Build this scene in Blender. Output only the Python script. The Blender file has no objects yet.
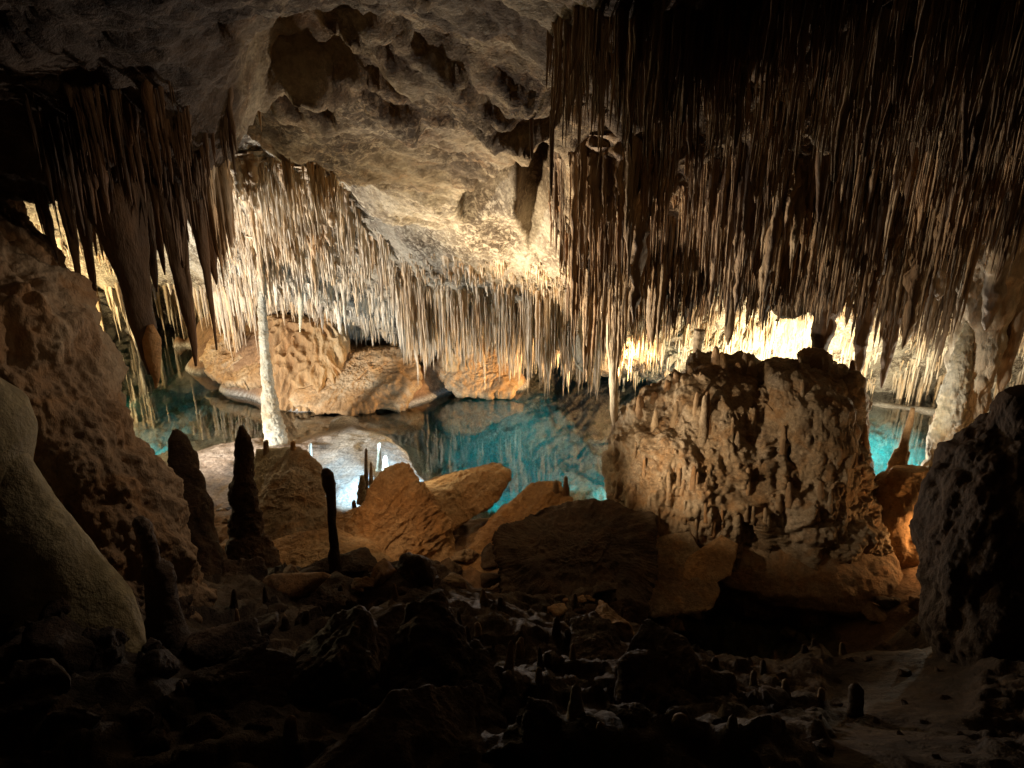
import bpy, bmesh, math, random
import numpy as np
random.seed(7)
RNG = np.random.RandomState(11)

# ------------------------------------------------------------------ scene and camera
sc = bpy.context.scene
COL = sc.collection
CAM_Z, PITCH, F = 6.0, math.radians(21.0), 720.0
cs, sn = math.cos(PITCH), math.sin(PITCH)
cd = bpy.data.cameras.new("camera"); cam = bpy.data.objects.new("camera", cd); COL.objects.link(cam)
cam.location = (0, 0, CAM_Z); cam.rotation_euler = (math.pi / 2 - PITCH, 0, 0)
cd.sensor_width = 36; cd.lens = 36 * F / 1024; cd.clip_start = 0.05; cd.clip_end = 200
sc.camera = cam
sc.view_settings.view_transform = 'Standard'
try: sc.view_settings.look = 'None'
except Exception: pass
sc.view_settings.exposure = 0.0; sc.view_settings.gamma = 1.0
sc.render.engine = 'CYCLES'
sc.cycles.use_denoising = True
sc.cycles.max_bounces = 5; sc.cycles.diffuse_bounces = 2; sc.cycles.glossy_bounces = 3
sc.cycles.transparent_max_bounces = 8; sc.cycles.transmission_bounces = 4
sc.cycles.caustics_reflective = False; sc.cycles.caustics_refractive = False
sc.cycles.sample_clamp_indirect = 3.0

def ray(px, py):
    px = np.asarray(px, float); py = np.asarray(py, float)
    a = (px - 512) / F; b = (384 - py) / F
    y = cs + b * sn
    return a / y, (b * cs - sn) / y          # dX/dY, dZ/dY
def P(px, py, Y):
    a, b = ray(px, py)
    return np.array([a * Y, Y, CAM_Z + b * Y])
def PZ(px, py, z):
    a, b = ray(px, py)
    Y = (z - CAM_Z) / b
    return np.array([a * Y, Y, z])
def depth(Y, z): return Y * cs + (CAM_Z - z) * sn
def project(p):
    p = np.asarray(p, float)
    d = depth(p[..., 1], p[..., 2])
    up = p[..., 1] * sn + (p[..., 2] - CAM_Z) * cs
    return 512 + F * p[..., 0] / d, 384 - F * up / d

# ------------------------------------------------------------------ noise
_perm = RNG.permutation(256)
_perm = np.concatenate([_perm, _perm])
_g = RNG.normal(size=(256, 3)); _g /= np.linalg.norm(_g, axis=1)[:, None]
_j = RNG.rand(256, 3)
def _h(i, j, k): return _perm[(_perm[(_perm[i & 255] + j) & 255] + k) & 255]
def perlin(p):
    p = np.asarray(p, float); q = np.floor(p).astype(np.int64); f = p - q
    u = f * f * f * (f * (f * 6 - 15) + 10)
    i, j, k = q[..., 0], q[..., 1], q[..., 2]
    def c(a, b, d):
        g = _g[_h(i + a, j + b, k + d)]
        return g[..., 0] * (f[..., 0] - a) + g[..., 1] * (f[..., 1] - b) + g[..., 2] * (f[..., 2] - d)
    x0 = c(0,0,0) * (1 - u[..., 0]) + c(1,0,0) * u[..., 0]
    x1 = c(0,1,0) * (1 - u[..., 0]) + c(1,1,0) * u[..., 0]
    x2 = c(0,0,1) * (1 - u[..., 0]) + c(1,0,1) * u[..., 0]
    x3 = c(0,1,1) * (1 - u[..., 0]) + c(1,1,1) * u[..., 0]
    y0 = x0 * (1 - u[..., 1]) + x1 * u[..., 1]; y1 = x2 * (1 - u[..., 1]) + x3 * u[..., 1]
    return (y0 * (1 - u[..., 2]) + y1 * u[..., 2]) * 1.6
def fbm(p, f, o=4, g=0.5, ridge=False):
    p = np.asarray(p, float) * f; s = 0; a = 1; t = 0
    for n in range(o):
        v = perlin(p + 17.3 * n)
        if ridge: v = 1 - 2 * np.abs(v)
        s = s + a * v; t += a; a *= g; p = p * 2.03
    return s / t
def worley(p):
    p = np.asarray(p, float); q = np.floor(p).astype(np.int64)
    d = np.full(p.shape[:-1], 9.0)
    for a in (-1, 0, 1):
        for b in (-1, 0, 1):
            for c in (-1, 0, 1):
                o = np.array([a, b, c]); n = q + o
                pt = n + _j[_h(n[..., 0], n[..., 1], n[..., 2])]
                d = np.minimum(d, ((pt - p) ** 2).sum(-1))
    return np.sqrt(d)
def sstep(a, b, x):
    t = np.clip((x - a) / (b - a), 0, 1); return t * t * (3 - 2 * t)

# ------------------------------------------------------------------ materials
def node(nt, t, **k):
    n = nt.nodes.new(t)
    for a, b in k.items(): setattr(n, a, b)
    return n
def ramp(nt, src, stops):
    r = node(nt, 'ShaderNodeValToRGB'); L = nt.links
    e = r.color_ramp.elements
    while len(e) < len(stops): e.new(0.5)
    for i, (p, c) in enumerate(stops):
        e[i].position = p; e[i].color = (c[0], c[1], c[2], 1) if hasattr(c, '__len__') else (c, c, c, 1)
    L.new(src, r.inputs[0]); return r.outputs[0]
def mix(nt, fac, a, b, mode='MIX'):
    m = node(nt, 'ShaderNodeMix', data_type='RGBA', blend_type=mode)
    for s, v in ((0, fac), (6, a), (7, b)):
        if hasattr(v, 'links') or hasattr(v, 'is_linked'): nt.links.new(v, m.inputs[s])
        else: m.inputs[s].default_value = v if s == 0 else (*v, 1)
    return m.outputs[2]
def noise(nt, vec, scale, det=6, rough=.6, dist=0.0):
    n = node(nt, 'ShaderNodeTexNoise'); n.inputs['Scale'].default_value = scale
    n.inputs['Detail'].default_value = det; n.inputs['Roughness'].default_value = rough
    n.inputs['Distortion'].default_value = dist
    nt.links.new(vec, n.inputs['Vector']); return n.outputs[0]
def rock(name, dark, base, light, accent, stretch=1.0, rough=.8, bump=.5, speck=0.0, tint=False,
         alt=None, alt2=None, scale=1.0, spec=.3, fine=1.0):
    m = bpy.data.materials.new(name); m.use_nodes = True; nt = m.node_tree; L = nt.links
    bs = nt.nodes['Principled BSDF']
    geo = node(nt, 'ShaderNodeNewGeometry')
    mp = node(nt, 'ShaderNodeMapping'); mp.inputs['Scale'].default_value = (1, 1, stretch)
    L.new(geo.outputs['Position'], mp.inputs['Vector']); v = mp.outputs[0]
    n1 = noise(nt, v, .9 * scale, 6, .65, .4)
    col = ramp(nt, n1, [(.30, dark), (.47, base), (.62, light), (.8, base)])
    n2 = noise(nt, v, 2.6 * scale, 5, .6, .8)
    col = mix(nt, ramp(nt, n2, [(.48, 0), (.66, .75)]), col, accent)
    n3 = noise(nt, v, 22 * scale, 4, .7)
    col = mix(nt, .75, col, ramp(nt, n3, [(.25, .45), (.5, .95), (.75, 1.25)]), 'MULTIPLY')
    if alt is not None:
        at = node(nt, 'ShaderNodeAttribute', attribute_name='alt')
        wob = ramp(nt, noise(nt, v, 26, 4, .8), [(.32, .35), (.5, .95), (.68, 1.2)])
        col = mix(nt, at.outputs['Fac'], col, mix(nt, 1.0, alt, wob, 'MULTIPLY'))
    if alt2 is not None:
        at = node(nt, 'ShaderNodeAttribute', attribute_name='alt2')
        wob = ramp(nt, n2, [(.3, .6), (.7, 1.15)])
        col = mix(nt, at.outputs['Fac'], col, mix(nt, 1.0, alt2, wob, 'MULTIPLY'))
    if speck > 0:
        n4 = noise(nt, v, 13 * scale, 5, .75, .6)
        n5 = noise(nt, v, 1.3 * scale, 3, .5)
        a = ramp(nt, n4, [(.47, 1), (.60, 0)])
        b = ramp(nt, n5, [(.35, .15), (.62, 1)])
        f = mix(nt, 1.0, a, b, 'MULTIPLY')
        f2 = mix(nt, 1.0, f, (speck, speck, speck), 'MULTIPLY')
        col = mix(nt, f2, col, (dark[0] * .35, dark[1] * .33, dark[2] * .3))
    if tint:
        at = node(nt, 'ShaderNodeAttribute', attribute_name='tint')
        tc = ramp(nt, at.outputs['Fac'], [(0, (.50, .42, .34)), (.25, (.92, .80, .64)), (.5, (1.15, 1.08, .98)), (.75, (1.1, .85, .55)), (1, (1.3, 1.28, 1.22))])
        col = mix(nt, .9, col, tc, 'MULTIPLY')
    L.new(col, bs.inputs['Base Color'])
    bs.inputs['Roughness'].default_value = rough
    bs.inputs['Specular IOR Level'].default_value = spec
    b1 = node(nt, 'ShaderNodeBump'); b1.inputs['Strength'].default_value = min(1, bump); b1.inputs['Distance'].default_value = .05
    b2 = node(nt, 'ShaderNodeBump'); b2.inputs['Strength'].default_value = min(1, bump * fine); b2.inputs['Distance'].default_value = .016
    L.new(noise(nt, v, 9 * scale, 6, .65), b1.inputs['Height'])
    L.new(noise(nt, v, 55 * scale, 4, .7), b2.inputs['Height'])
    L.new(b1.outputs[0], b2.inputs['Normal']); L.new(b2.outputs[0], bs.inputs['Normal'])
    return m

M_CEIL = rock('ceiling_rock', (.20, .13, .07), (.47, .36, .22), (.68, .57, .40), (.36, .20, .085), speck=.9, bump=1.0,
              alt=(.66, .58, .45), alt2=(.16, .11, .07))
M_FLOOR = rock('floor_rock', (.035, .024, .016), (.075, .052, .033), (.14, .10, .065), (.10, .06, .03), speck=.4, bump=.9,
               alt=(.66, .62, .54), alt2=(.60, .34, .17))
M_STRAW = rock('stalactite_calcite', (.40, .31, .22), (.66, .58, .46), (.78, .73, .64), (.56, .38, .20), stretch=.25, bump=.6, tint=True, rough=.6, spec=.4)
M_SHADESTRAW = rock('shaded_stalactite_calcite', (.12, .088, .064), (.26, .20, .145), (.40, .33, .25), (.27, .17, .10), stretch=.25, bump=.8, tint=True, rough=.6)  # darker copy of the stalactite calcite: shade of the dim curtains put into colour
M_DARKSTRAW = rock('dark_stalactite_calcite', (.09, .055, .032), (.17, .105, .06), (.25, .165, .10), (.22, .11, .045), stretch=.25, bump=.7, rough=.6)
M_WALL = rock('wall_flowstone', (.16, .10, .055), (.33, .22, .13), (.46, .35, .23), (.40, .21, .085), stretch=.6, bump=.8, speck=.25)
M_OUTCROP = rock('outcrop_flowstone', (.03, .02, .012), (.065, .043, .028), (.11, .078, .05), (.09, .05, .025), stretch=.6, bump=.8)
M_MOUND = rock('mound_flowstone', (.24, .185, .10), (.33, .27, .15), (.40, .34, .20), (.24, .19, .08), speck=.5, bump=.45, rough=.75, scale=.7, fine=1.5)
M_ORANGE = rock('orange_limestone', (.30, .16, .07), (.50, .30, .14), (.64, .46, .27), (.56, .30, .11), bump=.9, speck=.3)
M_ISLAND = rock('crusted_limestone', (.19, .12, .07), (.44, .33, .21), (.60, .50, .38), (.46, .26, .11), bump=1.0, speck=.45, scale=1.3)
M_WHITE = rock('white_calcite', (.42, .34, .21), (.62, .55, .40), (.74, .69, .57), (.66, .53, .30), bump=.9, stretch=.7)
M_COLUMN2 = rock('pale_column_calcite', (.26, .20, .12), (.50, .43, .30), (.66, .60, .46), (.40, .28, .14), bump=1.0, speck=.5, scale=2.0)
M_COLUMN = rock('column_calcite', (.32, .22, .13), (.56, .44, .30), (.72, .64, .50), (.50, .30, .15), bump=.9, stretch=.4)
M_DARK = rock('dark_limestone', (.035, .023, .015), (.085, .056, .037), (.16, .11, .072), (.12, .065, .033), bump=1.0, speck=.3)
M_DRAPE = rock('drapery_flowstone', (.26, .14, .06), (.42, .25, .11), (.54, .38, .20), (.40, .20, .075), bump=.5, stretch=.2)
M_BROKEN = rock('fresh_broken_calcite', (.42, .20, .07), (.60, .32, .12), (.70, .45, .22), (.5, .22, .07), bump=.9)

def water_mat():
    m = bpy.data.materials.new('pool_water'); m.use_nodes = True; nt = m.node_tree; L = nt.links
    nt.nodes.clear()
    out = node(nt, 'ShaderNodeOutputMaterial')
    tr = node(nt, 'ShaderNodeBsdfTransparent'); tr.inputs[0].default_value = (.93, 1, 1, 1)
    gl = node(nt, 'ShaderNodeBsdfGlossy'); gl.inputs['Roughness'].default_value = .015; gl.inputs[0].default_value = (1, 1, 1, 1)
    fr = node(nt, 'ShaderNodeFresnel'); fr.inputs[0].default_value = 1.34
    mx = node(nt, 'ShaderNodeMixShader')
    geo = node(nt, 'ShaderNodeNewGeometry')
    bp = node(nt, 'ShaderNodeBump'); bp.inputs['Strength'].default_value = .12; bp.inputs['Distance'].default_value = .01
    L.new(noise(nt, geo.outputs['Position'], 5.0, 3, .5), bp.inputs['Height'])
    L.new(bp.outputs[0], gl.inputs['Normal'])
    g2 = node(nt, 'ShaderNodeMath', operation='MULTIPLY'); g2.inputs[1].default_value = 2.4
    L.new(fr.outputs[0], g2.inputs[0]); L.new(g2.outputs[0], mx.inputs[0])
    L.new(tr.outputs[0], mx.inputs[1]); L.new(gl.outputs[0], mx.inputs[2]); L.new(mx.outputs[0], out.inputs['Surface'])
    va = node(nt, 'ShaderNodeVolumeAbsorption'); va.inputs['Color'].default_value = (.0, .80, .84, 1); va.inputs['Density'].default_value = .95
    L.new(va.outputs[0], out.inputs['Volume'])
    return m
M_WATER = water_mat()

# ------------------------------------------------------------------ object helpers
def mesh_obj(name, verts, faces, mat, parent=None, origin=None, tint=None, attrs=None, smooth=True):
    verts = np.asarray(verts, float).reshape(-1, 3)
    if parent is not None: origin = np.array(parent.location)
    if origin is None: origin = verts[np.argmin(verts[:, 2])] * 0 + np.array([verts[:, 0].mean(), verts[:, 1].mean(), verts[:, 2].min()])
    origin = np.asarray(origin, float)
    me = bpy.data.meshes.new(name)
    faces = np.asarray(faces)
    nv = len(verts); nf = len(faces); k = faces.shape[1]
    me.vertices.add(nv); me.vertices.foreach_set('co', (verts - origin).astype(np.float32).ravel())
    me.loops.add(nf * k); me.polygons.add(nf)
    me.loops.foreach_set('vertex_index', faces.astype(np.int32).ravel())
    me.polygons.foreach_set('loop_start', np.arange(0, nf * k, k, dtype=np.int32))
    me.polygons.foreach_set('use_smooth', np.full(nf, smooth))
    me.update(calc_edges=True); me.validate()
    at = dict(attrs or {})
    if tint is not None: at['tint'] = np.broadcast_to(tint, (nv,))
    for a, val in at.items():
        A = me.attributes.new(a, 'FLOAT', 'POINT'); A.data.foreach_set('value', np.asarray(val, np.float32).ravel())
    me.materials.append(mat)
    o = bpy.data.objects.new(name, me); COL.objects.link(o)
    if parent is not None: o.parent = parent
    else: o.location = origin
    return o
def tag(o, label, cat, group=None, kind=None):
    if label: o['label'] = label
    if cat: o['category'] = cat
    if group: o['group'] = group
    if kind: o['kind'] = kind
    return o
def thing(name, loc, label, cat, group=None):
    o = bpy.data.objects.new(name, None); COL.objects.link(o); o.location = tuple(float(v) for v in loc)
    o.empty_display_size = .1
    return tag(o, label, cat, group)
def grid_faces(nr, nc, wrap=False):
    r = np.arange(nr - 1)[:, None]; c = np.arange(nc if wrap else nc - 1)[None, :]
    c2 = (c + 1) % nc
    return np.stack([r * nc + c, r * nc + c2, (r + 1) * nc + c2, (r + 1) * nc + c], -1).reshape(-1, 4)
def grid_normals(V, wrap=False):
    du = np.gradient(V, axis=1) if not wrap else (np.roll(V, -1, 1) - np.roll(V, 1, 1)) / 2
    dv = np.gradient(V, axis=0)
    n = np.cross(du, dv); l = np.linalg.norm(n, axis=-1, keepdims=True)
    return n / np.maximum(l, 1e-9)

# ------------------------------------------------------------------ rock surface styles: displacement along the normal
def style(kind, p, amp, f):
    if kind == 'knob':      # popcorn crust
        a = 1 - worley(p * f); b = 1 - worley(p * f * 2.3 + 5)
        return amp * (.9 * a + .45 * b - .6 + .95 * fbm(p, f * .45, 5) + .28 * (1 - worley(p * f * 4.6 + 2)))
    if kind == 'drip':      # flowstone with hanging lobes
        q = p * np.array([f, f, f * .42]); w = worley(q + .5 * fbm(p, f * .7, 2)[..., None])
        q2 = p * np.array([f * 2.6, f * 2.6, f * .7])
        return amp * (1.1 * (1 - w) - .4 + .8 * fbm(p, f * .4, 3) + .35 * fbm(q2, 1.0, 3) + .12 * fbm(p, f * 5, 3))
    if kind == 'flute':     # vertical pleats
        q = p * np.array([f, f, f * .08])
        return amp * (1.0 * (1 - 2 * np.abs(perlin(q))) + .4 * fbm(p * np.array([1, 1, .2]), f * 2.2, 3) + .25 * fbm(p, f * .4, 3) + .05 * fbm(p, f * 2, 3))
    if kind == 'smooth':
        return amp * (fbm(p, f * .4, 3) + .15 * fbm(p, f * 3, 3))
    if kind == 'break':     # broken limestone faces
        t = np.stack([p[..., 0] * .9 + p[..., 2] * .45, p[..., 1], (p[..., 2] * .9 - p[..., 0] * .45) * 3.2], -1)
        w = p + .12 * fbm(p, 2.5, 3)[..., None]
        c1 = worley(w * f * .55) ; c2 = worley(w * f * 1.5 + 4)
        bed = fbm(t, f * .55, 3) * 3.2; fb = bed - np.floor(bed)
        return amp * (1.2 * fbm(p, f * .35, 3) + 1.0 * c1 + .45 * c2 - .8 + .45 * (np.floor(bed) + sstep(.0, .3, fb)) * .6 + .45 * fbm(p, f * 2.2, 4, .6, True) + .12 * (1 - worley(p * f * 5)))
    return amp * fbm(p, f, 5)

def smooth1(a, k):
    if k < 2: return a
    pad = np.concatenate([np.full(k, a[0]), a, np.full(k, a[-1])])
    return np.convolve(pad, np.ones(2 * k + 1) / (2 * k + 1), 'same')[k:-k]

def loft(name, rows, mat, nz=120, nt=110, st='drip', amp=.06, f=3.0, parent=None, power=2.0, extra=None, smooth=.03, cap=True, attrs=None):
    """rows (py, pxL, pxR, Y, depth radius) from top to bottom: a real closed solid with that outline."""
    R = np.array(rows, float)
    t = np.concatenate([[0], np.cumsum(np.maximum(np.abs(np.diff(R[:, 0])), 1))]); t /= t[-1]
    s = np.linspace(0, 1, nz)
    k = max(1, int(nz * smooth))
    py, l, r, Y, th = [smooth1(np.interp(s, t, R[:, i]), k) for i in range(5)]
    py = np.interp(s, t, R[:, 0])
    C = P((l + r) / 2, py, Y).T
    hw = (r - l) / 2 * depth(Y, C[:, 2]) / F
    a = np.linspace(0, 2 * math.pi, nt, endpoint=False)
    ca, sa = np.cos(a), np.sin(a)
    if power != 2:
        ca = np.sign(ca) * np.abs(ca) ** (2 / power); sa = np.sign(sa) * np.abs(sa) ** (2 / power)
    V = np.zeros((nz, nt, 3))
    V[..., 0] = C[:, 0:1] + hw[:, None] * ca; V[..., 1] = C[:, 1:2] + th[:, None] * sa; V[..., 2] = C[:, 2:3]
    N = -grid_normals(V, True)
    cen = np.stack([V[..., 0] - C[:, 0:1], V[..., 1] - C[:, 1:2], 0 * V[..., 0]], -1)
    sg = np.sign((N * cen).sum(-1).mean()); N = N * sg
    d = style(st, V, amp, f)
    if extra is not None: d = d + extra(V)
    lim = np.minimum(1, np.minimum(hw, th) / (amp * 2.5 + 1e-6))[:, None]
    V = V + N * (d * lim)[..., None]
    verts = V.reshape(-1, 3); faces = grid_faces(nz, nt, True)
    if cap:
        top = V[0].mean(0); bot = V[-1].mean(0); n0 = len(verts)
        verts = np.vstack([verts, top, bot])
        i = np.arange(nt); j = (i + 1) % nt
        # caps as degenerate-free quads: pair up triangles
        f1 = np.stack([j[::2], i[::2], np.full(len(i[::2]), n0), (i[::2] + 2) % nt], -1)
        b0 = (nz - 1) * nt
        f2 = np.stack([b0 + i[::2], b0 + j[::2], b0 + (i[::2] + 2) % nt, np.full(len(i[::2]), n0 + 1)], -1)
        f1 = np.stack([np.full(len(i[::2]), n0), (i[::2] + 2) % nt, j[::2], i[::2]], -1)
        faces = np.vstack([faces, f1, f2])
    at = {k2: fn(verts) for k2, fn in (attrs or {}).items()}
    return mesh_obj(name, verts, faces, mat, parent, attrs=at)

def sphere_dirs(n):
    """cube-sphere grid of unit directions with quads"""
    vs = []; fs = []
    u = np.tan(np.linspace(-math.pi / 4, math.pi / 4, n))
    A, B = np.meshgrid(u, u)
    one = np.ones_like(A)
    for k, (x, y, z) in enumerate([(one, A, B), (-one, -A, B), (-A, one, B), (A, -one, B), (-B, A, one), (B, A, -one)]):
        v = np.stack([x, y, z], -1).reshape(-1, 3)
        vs.append(v / np.linalg.norm(v, axis=1)[:, None]); fs.append(grid_faces(n, n) + k * n * n)
    V = np.vstack(vs); Fc = np.vstack(fs)
    key = np.round(V * 1e5).astype(np.int64)
    _, idx, inv = np.unique(key, axis=0, return_index=True, return_inverse=True)
    return V[idx], inv.reshape(-1)[Fc]
_SD = {}
def hull_rock(name, pts, mat, n=46, soft=.06, st='break', amp=.04, f=3.0, parent=None, tint=None):
    """pts: world points; a solid with flat broken faces and worn edges through them"""
    pts = np.asarray(pts, float); c = pts.mean(0)
    bm = bmesh.new()
    for p in pts: bm.verts.new(p)
    r = bmesh.ops.convex_hull(bm, input=bm.verts)
    bm.normal_update()
    pl = []
    for fc in bm.faces:
        nn = np.array(fc.normal); d = float(np.dot(np.array(fc.verts[0].co) - c, nn))
        if d < 0: nn, d = -nn, -d
        if d > 1e-4: pl.append((nn, d))
    bm.free()
    if n not in _SD: _SD[n] = sphere_dirs(n)
    D, Fc = _SD[n]
    inv = np.zeros(len(D)); k = 70.0
    ds = np.array([d for _, d in pl]); ns = np.array([x for x, _ in pl])
    q = np.maximum(D @ ns.T, 0) / ds                       # 1/r for each plane
    m = q.max(1); inv = m * (np.power(np.power(q / m[:, None], k).sum(1), 1 / k))
    V = c + D / inv[:, None]
    nb = D * .5 + ns[q.argmax(1)] * .5
    nb /= np.linalg.norm(nb, axis=1)[:, None]
    V = V + nb * style(st, V, amp, f)[:, None]
    return mesh_obj(name, V, Fc, mat, parent, tint=tint)
def scatter_hull(c, size, seed, n=14):
    r = np.random.RandomState(seed); d = r.normal(size=(n, 3)); d /= np.linalg.norm(d, axis=1)[:, None]
    return np.asarray(c) + d * np.asarray(size) * (0.8 + .4 * r.rand(n, 1))

# ------------------------------------------------------------------ height fields for the ceiling and the floor
class Field:
    def __init__(s, pts, c=.35):
        s.p = np.asarray(pts, float); n = len(s.p); xy = s.p[:, :2]
        K = s.k(xy, xy, c) - np.eye(n) * .02
        A = np.zeros((n + 3, n + 3)); A[:n, :n] = K; A[:n, n] = 1; A[:n, n + 1:] = xy; A[n, :n] = 1; A[n + 1:, :n] = xy.T
        s.w = np.linalg.solve(A, np.concatenate([s.p[:, 2], [0, 0, 0]])); s.c = c
    @staticmethod
    def k(a, b, c): return np.sqrt(((a[:, None] - b[None]) ** 2).sum(-1) + c * c)
    def __call__(s, X, Y):
        q = np.stack([np.ravel(X), np.ravel(Y)], -1); out = np.empty(len(q)); n = len(s.p)
        for i in range(0, len(q), 40000):
            b = q[i:i + 40000]
            out[i:i + 40000] = s.k(b, s.p[:, :2], s.c) @ s.w[:n] + s.w[n] + b @ s.w[n + 1:]
        return out.reshape(np.shape(X))
NU, NV = 760, 620
Y0, Y1 = -3.0, 23.0
vv = np.linspace(0, 1, NV)
YV = Y0 + (Y1 - Y0) * (vv ** 1.15)
def halfw(Y): return 4.2 + .86 * np.maximum(Y, 0)
UU = np.linspace(-1, 1, NU)
GX = UU[None, :] * halfw(YV)[:, None]; GY = np.repeat(YV[:, None], NU, 1)
def lookup(Z, X, Y):
    v = (np.clip((np.asarray(Y) - Y0) / (Y1 - Y0), 0, 1) ** (1 / 1.15)) * (NV - 1)
    u = (np.clip(np.asarray(X) / halfw(np.asarray(Y)), -1, 1) + 1) / 2 * (NU - 1)
    i = np.clip(v.astype(int), 0, NV - 2); j = np.clip(u.astype(int), 0, NU - 2); a = v - i; b = u - j
    return (Z[i, j] * (1 - a) * (1 - b) + Z[i + 1, j] * a * (1 - b) + Z[i, j + 1] * (1 - a) * b + Z[i + 1, j + 1] * a * b)

# ---- ceiling: columns (px, [(py, Y)...] on the visible skin, [(Y, z)...] hidden steps above it)
cp = []
def ccol(px, vis, hid=()):
    for py, Y in vis: cp.append(P(px, py, Y))
    for Y, z in hid:
        a = (px - 512) / F; d = Y * cs + (CAM_Z - z) * sn
        cp.append(np.array([a * d, Y, z]))
for px in (-260, -100, 60, 150, 205):
    ccol(px, [(0, 2.7), (90, 3.7), (185, 4.5), (200, 5.0)], [(6.0, 6.4), (8.5, 6.3), (12, 5.2)])
for px in (-100, 40, 110):
    ccol(px, [(205, 15.2), (250, 16.6), (288, 17.6)])
ccol(180, [(205, 12.0), (250, 14.5), (290, 17.4)], [(19, 1.9)])
ccol(238, [(0, 2.9), (70, 4.3), (104, 5.4)], [(6.4, 6.35), (8, 6.2)])
ccol(238, [(172, 9.8), (240, 12.4), (300, 15.5)])
ccol(265, [(0, 3.4), (60, 4.8), (110, 6.2), (142, 7.2)], [(8.2, 6.1)])
ccol(265, [(162, 9.8), (230, 12.0), (300, 15.0)])
ccol(325, [(0, 3.6), (80, 5.2), (140, 7.0), (172, 8.2)], [(9.1, 5.75)])
ccol(325, [(185, 10.2), (250, 12.2), (315, 15.0)])
ccol(375, [(0, 3.7), (80, 5.2), (150, 7.4), (222, 9.6)], [(10.3, 5.0)])
ccol(375, [(235, 11.4), (275, 12.8), (325, 15.0)])
ccol(430, [(0, 3.8), (80, 5.2), (150, 7.2), (220, 9.4), (282, 11.6), (325, 14.2)])
ccol(490, [(0, 3.9), (60, 4.9), (120, 6.2), (180, 8.0), (240, 10.0), (292, 11.9), (330, 14.0)])
ccol(552, [(0, 3.9), (60, 4.6), (118, 5.6), (160, 7.2), (230, 9.6), (296, 11.4), (338, 13.6)])
for px in (600, 690, 790, 890, 1000, 1150):
    ccol(px, [(0, 3.3), (60, 4.2), (108, 4.9)], [(5.6, 6.25)])
    ccol(px, [(138, 6.8), (200, 8.2), (255, 9.3), (284, 9.9)], [(11.3, 3.9), (12.3, 3.6)] if px > 620 else [])
    ccol(px, [(312, 13.0), (370, 14.6), (398, 15.2)] if px > 620 else [(345, 12.5)])
for X in (-14, -7, 0, 7, 14): cp += [np.array([X, -3.0, 6.0])]; 
for X in (-5, -2, 0, 2, 5): cp += [np.array([X, 0.0, 7.4])]; cp += [np.array([X, 1.6, 7.05])]
for X, Y in ((-15.5, 14), (-17, 17.5), (-10, 9), (-8, 6), (-5.5, 3)): cp.append(np.array([X - 2, Y, 1.5]))
for X, Y in ((13.5, 12), (10.5, 8), (7.5, 5), (16, 15)): cp.append(np.array([X + 1, Y, 1.0]))
for X in np.linspace(-20, 20, 9): cp.append(np.array([X, 20.8, .8])); cp.append(np.array([X, 23.0, -1.6]))
for X in (-4, 0, 4, 8, 12): cp.append(np.array([X, 17.2, .0])); cp.append(np.array([X, 18.2, -.8]))
CF = Field(cp, .25)
CZ = CF(GX, GY)
G3 = np.stack([GX, GY, CZ], -1)
CPX, CPY = project(G3)
# carved scallops and cracks in the ceiling
def dent(c, ax, ang, h, sharp=.35):
    ca, sa = math.cos(ang), math.sin(ang); dx = GX - c[0]; dy = GY - c[1]
    u = (dx * ca + dy * sa) / ax[0]; v = (-dx * sa + dy * ca) / ax[1]
    d_ = np.sqrt(u * u + v * v)
    return h * (sstep(1, 1 - sharp, d_) if sharp < .9 else np.clip(1 - d_ * d_, 0, 1) ** 1.2)
c1 = P(505, 192, 8.4); c2 = P(540, 200, 8.5)
niche = dent(c1, (.40, 1.3), .40, 1.5, 1); niche2 = dent(c2, (.30, 1.6), .02, 1.5, 1)
smoothmask = np.clip((niche + niche2) * 1.2, 0, 1)
cr = 0
for a, b, w in (((228, 100), (250, 108), .10), ((245, 106), (268, 122), .12), ((262, 120), (300, 125), .11), ((300, 128), (330, 142), .14)):
    A = P(*a, 5.6); B = P(*b, 6.2); d = B[:2] - A[:2]; L = np.linalg.norm(d)
    cr = np.maximum(cr, dent((A + B) / 2, (L * .62, w), math.atan2(d[1], d[0]), .3, .4))
q = G3 * np.array([1, 1, .6])
vis = sstep(2.0, 5.0, GY)
qd = np.stack([(GX * .8 + GY * .6) * .45, (GY * .8 - GX * .6) * 1.2, G3[..., 2] * .8], -1)       # strata run across the slope
big = .34 * fbm(q, .5, 3) + .10 * fbm(q, 1.3, 3)
hh = 5.5 * fbm(qd + .25 * fbm(q, 1.5, 3)[..., None], .9, 5, .55); fr = hh - np.floor(hh)
lay = .05 * (np.floor(hh) + sstep(0, .75, fr))
pit = sstep(.42, .12, worley(q * 4.2)) * sstep(.0, .25, fbm(q + 31, 1.1, 3))
strata = fbm(qd * np.array([.7, 1, 1]) + .5 * fbm(q, .9, 3)[..., None], 2.6, 5, .6, True)
med = .07 * fbm(q, 3.0, 4) + .05 * fbm(q, 9.0, 4, .65) + .02 * pit + .075 * strata
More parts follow.
